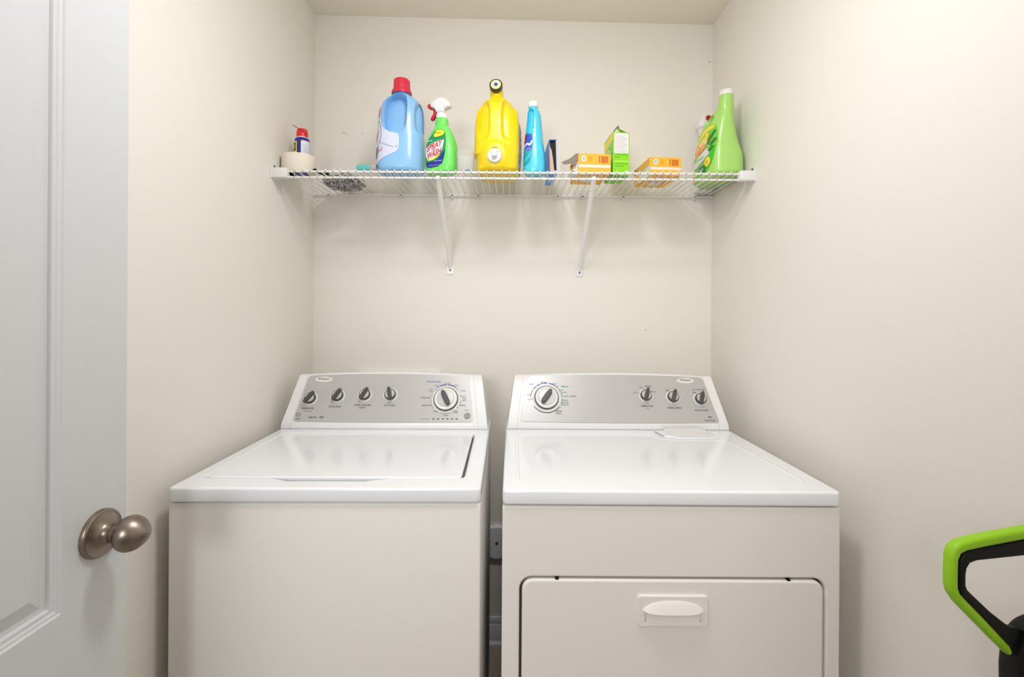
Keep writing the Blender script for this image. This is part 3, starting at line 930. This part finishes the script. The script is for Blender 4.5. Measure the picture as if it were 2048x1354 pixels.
part('nozzle', xf(solid([smooth_loop(hpx([(106, 150), (128, 132), (165, 128), (165, 198), (130, 206), (108, 190)]), 1)], .020, .004, 3), Matrix.Translation((0, -.004, 0)) @ MFC), M_RED, sb, label='red nozzle')
part('trigger', xf(solid([smooth_loop(hpx([(140, 196), (200, 204), (232, 244), (258, 306), (228, 350), (188, 402), (148, 388), (178, 330), (206, 286), (204, 252), (178, 222), (140, 212)]), 1)], .014, .003, 3), Matrix.Translation((0, -.007, 0)) @ MFC), M_RED, sb, label='red trigger')
d = Decal(svf, 0)
M_LG, M_LB, M_LY, M_LW, M_LR = mat('label_green', (20, 150, 84), 0.4), mat('label_navy', (26, 44, 150), 0.4), mat('label_lemon', (250, 226, 50), 0.4), mat('label_white', (226, 230, 234)), mat('label_red', (214, 30, 44), 0.4)
lab = smooth_loop([(-.036, .012), (.018, .018), (.028, .045), (.033, .080), (.031, .110), (.024, .138), (-.004, .142), (-.022, .125), (-.040, .098), (-.046, .070), (-.044, .040)], 2)
d.add(fan(lab, 10, .003), M_LG)
d.add(fan(smooth_loop([(-.036, .012), (.018, .018), (.028, .045), (.0325, .076), (.020, .052), (.000, .038), (-.020, .033), (-.042, .034)], 1), 8, .003), M_LB)
d.add(fan(smooth_loop([(-.040, .040), (-.020, .036), (.004, .046), (.016, .060), (-.010, .052)], 1), 5, .003), M_LY)
d.add(fan(smooth_loop([(-.040, .088), (.026, .106), (.025, .090), (.019, .064), (-.008, .046), (-.034, .040), (-.044, .060)], 1), 8, .003), M_LW)
sh = Matrix(((1, 0, 0, 0), (.30, 1, 0, 0), (0, 0, 1, 0), (0, 0, 0, 1)))
d.add(xf(text('SPRAY', .058, .021, .03, .15), Matrix.Translation((-.008, .0855, 0)) @ sh), M_LR)
d.add(xf(text('WASH', .051, .021, .03, .15), Matrix.Translation((-.008, .0600, 0)) @ sh), M_LR)
d.add(xf(text("'n", .009, .007, .02), Matrix.Translation((-.010, .0725, 0)) @ sh), M_LB)
d.add(fan(smooth_loop([(-.010, .112), (.020, .116), (.026, .126), (.018, .137), (-.004, .138), (-.006, .128), (-.012, .124)], 1), 6, .003), M_LY)
d.add(mv(text('Pre-Treat', .018, .005, .02, .2), .005, .127), M_INK)
d.add(mv(text('Resolve', .022, .006, .01, .2), -.026, .103), M_LW)
d.add(mv(text('stain remover', .028, .004, .01), .008, .034), M_LAV)
d.add(mv(text('22 FL OZ (1 PT 6 OZ) 650 mL', .044, .003, .01), -.006, .020), M_LAV)
d.acc.build('label', sb, 60)

# ------------------------------------------------------------------ clear dosing cup
def clear_plastic():
    m = bpy.data.materials.new('clear_plastic')
    m.use_nodes = True
    nt = m.node_tree
    out = nt.nodes['Material Output']
    b = nt.nodes['Principled BSDF']
    b.inputs['Base Color'].default_value = lin((244, 242, 238))
    b.inputs['Roughness'].default_value = 0.2
    tr = nt.nodes.new('ShaderNodeBsdfTransparent')
    tr.inputs[0].default_value = (.97, .97, .97, 1)
    fr_ = nt.nodes.new('ShaderNodeLayerWeight')
    fr_.inputs['Blend'].default_value = 0.35
    mr = nt.nodes.new('ShaderNodeMapRange')
    mr.inputs['To Min'].default_value = 0.14
    mr.inputs['To Max'].default_value = 0.62
    nt.links.new(fr_.outputs['Facing'], mr.inputs['Value'])
    mx = nt.nodes.new('ShaderNodeMixShader')
    nt.links.new(mr.outputs['Result'], mx.inputs[0])
    nt.links.new(tr.outputs[0], mx.inputs[1])
    nt.links.new(b.outputs[0], mx.inputs[2])
    nt.links.new(mx.outputs[0], out.inputs['Surface'])
    return m
cup = thing('dosing_cup', 'small clear plastic dosing cup between the green spray bottle and the yellow jug', 'cup', (shelf_x(930.5, 1.565), 1.567, ZS))
part('cup', lathe([(0, .001), (.026, 0), (.0275, .002), (.0325, .066), (.0338, .0685), (.0325, .069), (.0312, .067), (.0265, .004), (0, .003)], 48), clear_plastic(), cup)
part('blue_residue', mv(lathe([(.008, .0032), (.0085, .006), (.006, .0085), (0, .009)], 20), .009, -.013), mat('residue_blue', (64, 150, 216), 0.2), cup, label='spot of blue liquid in the bottom')

# ------------------------------------------------------------------ yellow tap jug
M_YEL = mat('jug_yellow', (246, 212, 8), 0.3, coat=0.2)
YX, YY = shelf_x(996, 1.61), 1.614
jug = thing('detergent_jug', 'big bright yellow detergent jug with a white push tap and forward-facing black-rimmed cap', 'jug', (YX, YY, ZS), R(-3))
rows = [(0, .062, .074, .0, 0, 3.4), (.004, .067, .080, 0, 0, 3.6), (.012, .071, .084, .002, 0, 3.8), (.040, .0725, .085, .003, 0, 3.8), (.052, .073, .085, .003, 0, 3.8), (.060, .0775, .085, 0, 0, 3.8), (.10, .0775, .085, 0, 0, 3.6), (.15, .0765, .084, 0, 0, 3.4), (.19, .0720, .081, -.001, 0, 3.2),
        (.217, .066, .076, -.001, 0, 2.8), (.236, .053, .066, -.002, 0, 2.5), (.248, .037, .054, -.002, -.006, 2.2), (.254, .0255, .044, -.003, -.014, 2.0), (.259, .0222, .034, -.003, -.024, 2)]
dents = [(0, -.0435, .170, .0165, .052, 3.4, .40, .020), (0, .0405, .170, .0185, .056, 3.4, .40, .020), (0, -.003, .046, .030, .032, 2.0, .9, -.010)]
yvf = bottle(rows, 190, 280, dents)
part('jug_body', yvf, M_YEL, jug, angle=60)
neck = [(-.003, -.030, .250), (-.003, -.032, .262), (-.003, -.037, .272), (-.003, -.046, .2785), (-.003, -.056, .2815)]
part('neck', tube(neck, [.0222, .0222, .0218, .0212, .0208], 40), M_YEL, jug, angle=60)
CMx = Matrix.Translation((-.003, -.054, .2810)) @ Matrix.Rotation(R(78), 4, 'X')
cr = part('cap', lathe([(.0205, 0), (.0212, .001), (.0212, .015), (.020, .0165), (.0175, .0165), (.0165, .0155), (0, .0155)], 48, CMx), mat('cap_black', (44, 42, 50), 0.4), jug, label='black cap rim')
part('cap_disc', lathe([(.0168, .0150), (.0165, .0162), (0, .0166)], 48, CMx), mat('cap_cream', (240, 236, 200), 0.4), cr, label='cream disc with yellow ring')
part('cap_emblem', xf(mv(solid([arc_band(0, 0, .0105, .0148, 120, 400, 30)], .0004), z=.0166), CMx), M_LY, cr)
part('cap_dot', lathe([(.0066, .0164), (.006, .0178), (0, .0182)], 28, CMx), mat('dot_blue', (44, 62, 196), 0.35), cr, label='blue centre dot')
TM = Matrix.Translation((-.003, -.0945, .0425)) @ RX
tap = part('tap', lathe([(.0285, -.004), (.0285, .000), (.0260, .003), (.0235, .003), (.0225, .001), (.0, .001)], 48, TM), M_YEL, jug)
part('tap_collar', lathe([(.0225, .000), (.0225, .007), (.0205, .009), (.0165, .009), (.015, .006), (0, .006)], 48, TM), mat('tap_white', (232, 230, 240), 0.35), tap, label='white tap collar')
part('tap_button', xf(solid([smooth_loop([(-.0085, -.010), (.0085, -.010), (.0075, .014), (-.0075, .014)], 1)], .022, .003, 3), TM @ Matrix.Translation((0, .002, .004))), M_PLAST, tap, label='white push button')
part('tap_mark', xf(solid([arc_band(0, 0, .0255, .0280, 72, 108)], .001), TM @ Matrix.Translation((0, 0, .0032))), mat('mark_orange', (214, 110, 40), 0.5), tap)
d = Decal(yvf, 90)
d.add(fan(smooth_loop([(-.052, .012), (.060, .012), (.060, .17), (-.030, .175), (-.046, .15), (-.052, .08)], 1), 12, .004), mat('label_steel', (126, 150, 196), 0.4))
for k in range(6):
    d.add(fan([(-.050 + .002 * k, .02 + .024 * k), (.05, .02 + .024 * k), (.05, .029 + .024 * k), (-.050 + .002 * k, .033 + .024 * k)], 3, .004), M_LW if k % 2 else M_LAV)
d.acc.build('label', jug, 60)

# ------------------------------------------------------------------ turquoise bottle
M_TUR = mat('bottle_turquoise', (76, 204, 232), 0.28, coat=0.25)
tb = thing('cleaner_bottle', 'slim turquoise cleaner bottle with white cap, right of the yellow jug', 'bottle', (shelf_x(1069, 1.58), 1.584, ZS), R(-8))
rows = [(0, .032, .030, 0, 0, 2.4), (.004, .0355, .034, 0, 0, 2.5), (.02, .0372, .036, 0, 0, 2.6), (.06, .036, .036, -.0005, 0, 2.6), (.10, .0318, .034, -.0015, 0, 2.5), (.143, .0280, .031, -.0015, 0, 2.4), (.185, .0240, .028, -.0015, 0, 2.3), (.205, .0215, .024, -.003, 0, 2.2), (.216, .018, .019, -.0045, 0, 2), (.223, .0155, .0155, -.0055, 0, 2), (.232, .0150, .0150, -.0055, 0, 2)]
tvf = bottle(rows, 90, 112, [(0, -.0115, .172, .0095, .040, 2.6, .18, .016)])
part('bottle_body', tvf, M_TUR, tb, angle=60)
part('cap', lathe([(.0155, .225), (.0168, .2255), (.0165, .241), (.015, .2435), (0, .244)], 40, Matrix.Translation((-.0055, 0, 0))), M_PLAST, tb)
d = Decal(tvf, 0)
d.add(fan(smooth_loop([(-.0345, .024), (-.020, .024), (-.008, .042), (-.004, .075), (-.003, .115), (-.008, .134), (-.022, .134), (-.0285, .12), (-.034, .07)], 2), 10, .003), mat('label_teal', (24, 166, 184), 0.4))
d.add(fan(smooth_loop([(-.0335, .078), (-.004, .070), (-.003, .112), (-.008, .133), (-.022, .133), (-.0285, .12)], 1), 8, .003), mat('label_blue', (34, 84, 196), 0.4))
d.add(stroke([(-.031, .084), (-.022, .098), (-.012, .088), (-.005, .104)], .007), M_LAV)
d.add(stroke([(-.030, .072), (-.018, .080), (-.006, .074)], .006), mat('ink_violet', (136, 120, 200), 0.5))
d.add(stroke([(-.026, .130), (-.0265, .115), (-.030, .100)], .006), mat('label_red', (214, 30, 44)))
d.add(stroke([(-.030, .034), (-.018, .048), (-.008, .064)], .007), mat('label_aqua', (60, 200, 214), 0.4))
d.acc.build('label', tb, 60)

# ------------------------------------------------------------------ thin open blue carton
M_CARB = mat('carton_blue', (84, 160, 238), 0.45)
M_CARL = mat('carton_pale', (176, 204, 236), 0.5)
M_TAN = mat('carton_tan', (216, 176, 140), 0.7)
M_CWHT = mat('carton_white', (232, 228, 222), 0.6)
bx = thing('sheet_carton', 'thin blue carton, open at the front, leaning beside the turquoise bottle', 'carton', (shelf_x(1107.5, 1.565), 1.562, ZS), R(2))
bx.rotation_euler = (0, R(-2.2), R(2))
hw_, dp, ht = .0125, .150, .112
T = .0009
a = Acc()
a.add(rbox(-hw_, -hw_ + T, 0, dp, 0, ht), M_CARB)
a.add(rbox(hw_ - T, hw_, .004, dp, 0, ht), M_CARB)
a.add(rbox(-hw_, hw_, 0, dp, 0, T), M_CARB)
a.add(rbox(-hw_, hw_, 0, dp, ht - T, ht), M_CARB)
a.add(rbox(-hw_, hw_, dp - T, dp, 0, ht), M_CARB)
a.add(rbox(-hw_ + T, -hw_ + 2 * T, .002, dp - T, T, ht - T), M_TAN)
a.add(rbox(hw_ - 2 * T, hw_ - T, .005, dp - T, T, ht - T), M_CWHT)
a.add(rbox(-.006, .004, .05, .110, -.0003, .0001), M_CARL)
a.add(rbox(-.010, -.007, .04, .125, -.0003, .0001), M_CARL)
a.build('carton', bx, smooth=False)
part('dark_inside', rbox(-.0105, .0098, .010, .140, .002, .108, .002, 1), M_BLACK, bx, label='black block as the shaded inside')  # black block put in for the shade inside the open carton
part('end_flap', xf(rbox(-.0005, .0005, -.016, 0, .004, ht - .004), Matrix.Translation((hw_, .004, 0)) @ Matrix.Rotation(R(28), 4, 'Z')), M_CWHT, bx, label='pale open end flap')
part('bottom_flap', xf(rbox(-hw_ + .002, hw_ - .002, -.010, 0, -.0005, .0005), Matrix.Translation((0, 0, .001)) @ Matrix.Rotation(R(-30), 4, 'X')), M_CWHT, bx)

# ------------------------------------------------------------------ orange baking-soda boxes
M_ORG = mat('box_orange', (252, 184, 52), 0.45)
M_ORD = mat('box_orange_dark', (226, 128, 40), 0.5)
M_BRN = mat('box_brown', (168, 104, 36), 0.5)
M_GRYC = mat('grey_card', (142, 130, 112), 0.85)
def soda_box(name, label, loc, rz, W, D, H, zc_=0.0):
    b = thing(name, label, 'box', loc, rz, 'orange powder boxes on the shelf')
    a = Acc()
    T = .0010
    a.add(rbox(0, W, 0, D, 0, T), M_ORG)
    a.add(rbox(0, W, 0, D, H - T, H), M_ORG)
    a.add(rbox(0, W, 0, T, T, H - T), M_ORG)
    a.add(rbox(0, W, D - T, D, T, H - T), M_ORG)
    a.add(rbox(W - T, W, T, D - T, T, H - T), M_ORG)
    for r, m, e in ((rrect(.012, .026, H * .60, H * .90, .006), M_LW, 0), (rrect(.015, .023, H * .67, H * .83, .004), mat('seal_aqua', (140, 190, 214), 0.5), .0002), (ellipse(.041, H * .75, .0075, .0075, 24), mat('box_amber', (244, 160, 40), 0.5), 0),
                  (rrect(W - .040, W - .0365, H * .55, H * .90, .0005, 2), M_BRN, 0), (rrect(W - .033, W - .009, H * .53, H * .90, .001, 2), M_ORD, 0), (rrect(.002, W - .001, H * .30, H * .44, .001, 2), M_CWHT, 0)):
        a.add(xf(solid([r], .0003 + e), Matrix.Translation((0, 0, 0)) @ MF), m)
    for k in range(5):
        a.add(xf(solid([rrect(W - .031 + k * .0045, W - .0295 + k * .0045, H * .56, H * .87, .0003, 2)], .0005), MF), M_BRN)
    for r, m in ((rrect(.030, W - .030, .03, D - .03, .02), M_CWHT), (rrect(.012, .024, .01, D - .01, .002), mat('box_gold', (250, 206, 90), 0.5))):
        v_, f_ = solid([r], .0004)
        a.add((([(p[0], p[1], -p[2]) for p in v_]), [q[::-1] for q in f_]), m)
    v_, f_ = text('BAKING SODA', W * .5, .012, .02)
    a.add(([(p[0] + W / 2, p[1] + D / 2, -.0006) for p in v_], f_), mat('label_red', (214, 30, 44)))
    a.build('carton', b, smooth=False)
    return b
b1 = soda_box('soda_box', 'orange box with its grey end flap torn open, right of the blue carton', (shelf_x(1156, 1.56), 1.558, ZS + .0006), R(4), .110, .140, .0645)
# torn flaps of the first box
def sheet(pts, t, m, name, parent, label=None):
    v_ = [Vector(p) for p in pts]
    n_ = (v_[1] - v_[0]).cross(v_[2] - v_[0]).normalized() * t
    k = len(v_)
    vv_ = [tuple(p) for p in v_] + [tuple(p + n_) for p in v_]
    ff = [tuple(range(k))[::-1], tuple(range(k, 2 * k))] + [(i, (i + 1) % k, k + (i + 1) % k, k + i) for i in range(k)]
    return part(name, (vv_, ff), m, parent, 20, label)
sheet([(.002, .0005, .0645), (-.008, .0000, .0635), (-.026, .002, .048), (-.052, .006, .0370), (-.053, .007, .0330), (-.044, .007, .0285), (-.024, .005, .0305), (-.013, .003, .0255), (-.009, .0025, .0270), (-.002, .002, .042)], .001, M_GRYC, 'torn_flap', b1, 'grey torn cardboard flap')
sheet([(0, .003, .001), (-.018, .003, .012), (-.020, .070, .016), (0, .075, .001)], .001, M_CWHT, 'lower_flap', b1, 'white inner flap')
sheet([(-.0005, .002, .002), (-.0005, .002, .040), (-.012, .020, .030), (-.014, .022, .004)], .0008, M_CWHT, 'side_flap', b1, 'white inner flap')
b2 = soda_box('soda_box', 'orange box with a slanting closed side, standing alone left of the light green bottle', (shelf_x(1300, 1.575), 1.573, ZS + .0006), R(4), .106, .160, .0590)
a = Acc()
a.add(rbox(-.0004, .0006, 0, .160, 0, .059), M_CWHT)
a.add(rbox(-.0012, -.0003, 0, .160, .034, .059), M_ORG)
a.add(rbox(-.0012, -.0003, .11, .160, 0, .059), M_ORG)
a.build('end_panel', b2, smooth=False)

sheet([(-.0105, .006, .002), (.0035, .008, .002), (-.0005, .008, .050), (-.004, .007, .078), (-.0105, .005, .094)], .0008, M_TAN, 'inner_card', bx, 'tan card inside the carton')
# ------------------------------------------------------------------ green carton
M_GRN = mat('carton_green', (138, 216, 20), 0.45)
M_GRN2 = mat('carton_leaf', (112, 190, 50), 0.5)
gc = thing('powder_carton', 'tall lime green carton with a white text panel and open gable top', 'carton', (shelf_x(1226, 1.575), 1.577, ZS + .0012), R(3.5))
W_, D_, H_ = .056, .112, .142
a = Acc()
a.add(rbox(0, W_, 0, D_, 0, H_), M_GRN)
def front(r, m, e=.0003):
    a.add(xf(solid([r], e), MF), m)
front(rrect(.004, W_ - .003, .072, H_ - .003, .001, 2), M_CWHT)
for k in range(9):
    front(rrect(.008, W_ - (.008 if k % 3 else .016), H_ - .014 - k * .0065, H_ - .0125 - k * .0065, .0003, 2), mat('print_mauve', (186, 176, 190), 0.6), .0005)
for k, (z, wd) in enumerate(((.066, .046), (.058, .020), (.036, .046), (.028, .034))):
    front(rrect(.006, .004 + wd, z, z + .0022, .0003, 2), mat('print_leaf', (92, 166, 20), 0.6), .0004)
front(rrect(.002, W_ - .001, .044, .047, .0003, 2), mat('print_lime', (190, 236, 110), 0.6), .0004)
front(rrect(W_ - .012, W_ - .002, .006, .014, .003, 3), mat('print_pale', (206, 240, 170), 0.6), .0005)
ML = Matrix(((0, 0, -1, 0), (-1, 0, 0, D_), (0, 1, 0, 0), (0, 0, 0, 1)))     # left side: outline x = from back to front
def left(lp, m, e=.0003):
    a.add(xf(solid([lp], e), ML), m)
left([(.0, .100), (.0, .138), (D_ - .003, .141), (D_ - .003, .122), (.06, .118), (.02, .112)], M_LY)
left([(.0, .094), (.0, .102), (.05, .114), (D_ - .004, .124), (D_ - .004, .120), (.05, .108)], M_CWHT)
left(ellipse(.052, .086, .026, .012, 28), mat('print_pale', (206, 240, 170)), .0004)
a.add(xf(text('BORAX', .040, .010, .02), ML @ Matrix.Translation((.052, .086, .0006))), M_GRN2)
left([(.0, .044), (.03, .058), (.07, .066), (D_ - .004, .084), (D_ - .004, .074), (.07, .056), (.03, .046), (.0, .034)], mat('print_sky', (120, 170, 206), 0.5), .0005)
v_, f_ = solid([rrect(.006, W_ - .006, .012, D_ - .030, .002, 2)], .0004)
a.add(([(p[0], p[1], -p[2]) for p in v_], [q[::-1] for q in f_]), M_GRN2)
v_, f_ = text('POWDER', W_ * .7, .016, .02)
a.add(([(p[0] + W_ / 2, p[1] + .05, -.0006) for p in v_], f_), M_CWHT)
a.build('carton', gc, smooth=False)
sheet([(.0, .004, H_), (.018, .006, H_ + .028), (.018, D_ - .01, H_ + .030), (.0, D_, H_)], .001, M_CWHT, 'gable_flap', gc, 'white inside of the open gable flap')
sheet([(W_, .006, H_ - .001), (W_, D_, H_), (.020, D_ - .01, H_ + .030), (.0205, .012, H_ + .0285), (.014, .002, H_ + .016), (.024, .000, H_ + .004)], .001, mat('flap_green', (150, 196, 90), 0.5), 'gable_flap', gc, 'green open gable flap')
sheet([(.002, .010, H_ - .001), (W_ - .002, .010, H_ - .001), (.020, .012, H_ + .024)], .001, mat('flap_pale', (214, 226, 178), 0.6), 'gable_end', gc)

# ------------------------------------------------------------------ big light-green bottle
M_GAIN = mat('bottle_lime', (170, 220, 112), 0.3, coat=0.2)
gb = thing('softener_jug', 'large light green bottle with white cap at the right end of the shelf', 'bottle', (.7105, 1.645, ZS), R(1.5))
rows = [(0, .054, .092, 0, 0, 3.0), (.004, .058, .098, 0, 0, 3.2), (.012, .0605, .101, 0, 0, 3.4), (.06, .0595, .100, 0, 0, 3.4), (.112, .0515, .096, -.0045, 0, 3.0), (.150, .0445, .092, -.0070, -.004, 2.7), (.180, .0380, .088, -.0080, -.010, 2.5),
        (.198, .0335, .080, -.0075, -.018, 2.4), (.209, .0305, .068, -.0065, -.030, 2.3), (.2155, .0285, .052, -.006, -.046, 2.2), (.2195, .0270, .037, -.006, -.061, 2.1), (.224, .0258, .0275, -.006, -.0705, 2), (.245, .0232, .0235, -.006, -.0745, 2), (.262, .0210, .0210, -.006, -.077, 2)]
gvf = bottle(rows, 120, 144, [(-62, .004, .196, .019, .013, 2.2, .5, .014)])
part('bottle_body', gvf, M_GAIN, gb, angle=60)
part('cap', lathe([(.0200, .2615), (.0222, .262), (.0220, .275), (.0200, .279), (0, .280)], 44, Matrix.Translation((-.006, -.077, 0))), M_PLAST, gb, label='white screw cap')
d = Decal(gvf, -90)
gl = smooth_loop([(-.078, .006), (.030, .010), (.068, .026), (.084, .070), (.087, .120), (.080, .168), (.050, .180), (.0, .170), (-.050, .150), (-.072, .110), (-.080, .060)], 2)
# along this side a runs from the back (negative) to the front: mirror so it reads from the back to the front
d.add(fan(gl, 12, .004), mat('label_spring', (116, 208, 72), 0.4))
d.add(stroke([(-.070, .080), (-.040, .135), (.010, .165), (.070, .166)], .020), M_LY)
d.add(fan(smooth_loop([(.076, .040), (.083, .075), (.080, .110), (.060, .060), (.020, .024), (.050, .022)], 1), 6, .004), mat('label_kelly', (60, 196, 44), 0.4))
d.add(fan(smooth_loop([(-.062, .084), (.044, .106), (.048, .142), (.020, .146), (-.050, .118)], 1), 6, .004), mat('label_cream', (250, 226, 150), 0.4))
d.add(mv(text('Gain', .088, .036, .03, .2), -.008, .112), mat('label_salmon', (250, 130, 84), 0.4))
d.add(fan(smooth_loop([(-.070, .052), (-.050, .044), (.060, .070), (.064, .090), (.046, .100), (-.060, .074)], 1), 6, .004), M_LW)
d.add(mv(text('Original', .070, .012, .02, .2), -.004, .074), M_GRN2)
for cx_, cz_, r_, m_ in ((.055, .050, .016, M_LY), (-.046, .026, .013, M_LY), (-.058, .014, .010, M_LY), (.040, .140, .012, M_LY), (.054, .050, .006, mat('label_amber', (246, 176, 30), 0.4))):
    d.add(fan(ellipse(cx_, cz_, r_, r_ * 1.0, 20), 4, .004), m_)
for pts_ in ([(.046, .112), (.062, .130), (.078, .150)], [(.062, .104), (.074, .112), (.082, .122)], [(.058, .086), (.068, .090), (.076, .098)]):
    d.add(stroke(pts_, .010), mat('leaf_dark', (62, 130, 40), 0.5))
d.add(fan(rrect(.000, .044, .020, .044, .004), 5, .004), mat('badge_green', (36, 116, 84), 0.4))
d.add(mv(text('fresh', .026, .008, .02), .022, .032), M_LW)
d.acc.build('label', gb, 60)

# ------------------------------------------------------------------ white spray bottle behind it
wb_ = thing('white_spray_bottle', 'white spray head with a red nozzle peeking out behind the light green bottle', 'spray bottle', (.7245, 1.803, ZS))
wv = bottle([(0, .030, .026, 0, 0, 2.4), (.006, .033, .029, 0, 0, 2.5), (.12, .033, .029, 0, 0, 2.5), (.18, .026, .025, 0, 0, 2.3), (.205, .016, .016, 0, 0, 2), (.225, .0145, .0145, 0, 0, 2)], 50, 64)
part('bottle_body', wv, M_PLAST, wb_, angle=60)
hd = bottle([(.215, .017, .017, 0, 0, 2), (.235, .0178, .018, 0, 0, 2), (.246, .021, .024, -.004, 0, 2.2), (.262, .0225, .027, -.002, 0, 2.3), (.280, .020, .024, 0, 0, 2.3), (.290, .014, .016, 0, 0, 2.2), (.294, .005, .006, 0, 0, 2)], 40, 64)
part('spray_head', hd, M_PLAST, wb_, angle=60)
part('nozzle', lathe([(.0105, 0), (.0105, .010), (.009, .013), (.004, .0135), (0, .011)], 32, Matrix.Translation((.010, -.018, .274)) @ RX), mat('nozzle_red', (176, 18, 20), 0.35), wb_, label='round red nozzle')

# ------------------------------------------------------------------ upright vacuum with lime handle
VY = 0.62
def vp(lst):
    out = []
    for x, y in lst:
        xx, yy = x + ROLL * (y - HY), y - ROLL * (x - HX)
        out.append(((xx - HX) / FPX * VY - .70, CAMZ - (yy - HY) / FPX * VY))
    return out
vac = thing('vacuum_cleaner', 'black upright cleaner with a lime green loop handle against the right wall', 'vacuum cleaner', (.70, VY, 0))
MV = Matrix(((1, 0, 0, 0), (0, 0, -1, .0), (0, 1, 0, 0), (0, 0, 0, 1)))
def sc(lst, k):
    return [(HX + (x - HX) * k, HY + (y - HY) * k) for x, y in lst]
go = vp(sc([(2075, 1041), (2048, 1045), (1975, 1058), (1925, 1068), (1900, 1076), (1886, 1088), (1882, 1104), (1881, 1140), (1881, 1162), (1885, 1178), (1896, 1195), (1915, 1215), (1960, 1261), (1995, 1296)], 1.0129)
        + [(2013, 1304), (2016, 1297), (2011, 1287)] + sc([(1975, 1243), (1940, 1207), (1924, 1190), (1920, 1178), (1920, 1150), (1921, 1122), (1926, 1110), (1938, 1104), (1975, 1096), (2048, 1082), (2104, 1073)], .987))
part('handle_grip', xf(solid([go], .016, .005, 4), Matrix.Translation((0, .008, 0)) @ MV), mat('lime_plastic', (146, 200, 12), 0.5), vac, angle=50, label='lime green outer grip')
bi = vp([(2075, 1072), (2048, 1075), (1975, 1089), (1938, 1096), (1920, 1103), (1913, 1122), (1912, 1150), (1912, 1178), (1916, 1191), (1932, 1208), (1967, 1244), (2002, 1282), (2030, 1290)]
        + sc([(2050, 1262), (2022, 1256), (1985, 1227), (1948, 1192), (1938, 1182), (1934, 1172), (1934, 1150), (1936, 1138), (1942, 1128), (1955, 1123), (2048, 1113), (2075, 1111)], .991))
part('handle_core', xf(solid([bi], .012, .004, 3), Matrix.Translation((0, .006, 0)) @ MV), M_BLACK, vac, angle=50, label='black inner handle')
hub = vp(sc([(1996, 1300), (2010, 1262), (2020, 1243), (2040, 1229), (2075, 1220), (2130, 1222), (2130, 1400), (1997, 1400)], 1.02))
part('handle_hub', xf(solid([smooth_loop(hub, 1)], .036, .010, 4), Matrix.Translation((0, .018, 0)) @ MV), M_BLACK, vac, angle=50)
sx0, sx1 = vp([(2030, 1354)])[0][0], .045
part('stem', rbox(sx0, sx1, -.022, .024, .10, .86, .010, 3), M_BLACK, vac)
part('floor_head', rbox(-.17, .066, -.16, .06, .0, .11, .03, 4), M_BLACK, vac)
ret = vp(sc([(2062, 1074), (2104, 1069), (2122, 1078), (2128, 1100), (2124, 1240), (2092, 1240), (2096, 1120), (2090, 1108), (2062, 1111)], 1.0))
part('handle_return', xf(solid([smooth_loop(ret, 2)], .013, .004, 3), Matrix.Translation((0, .0065, 0)) @ MV), M_BLACK, vac, angle=50)
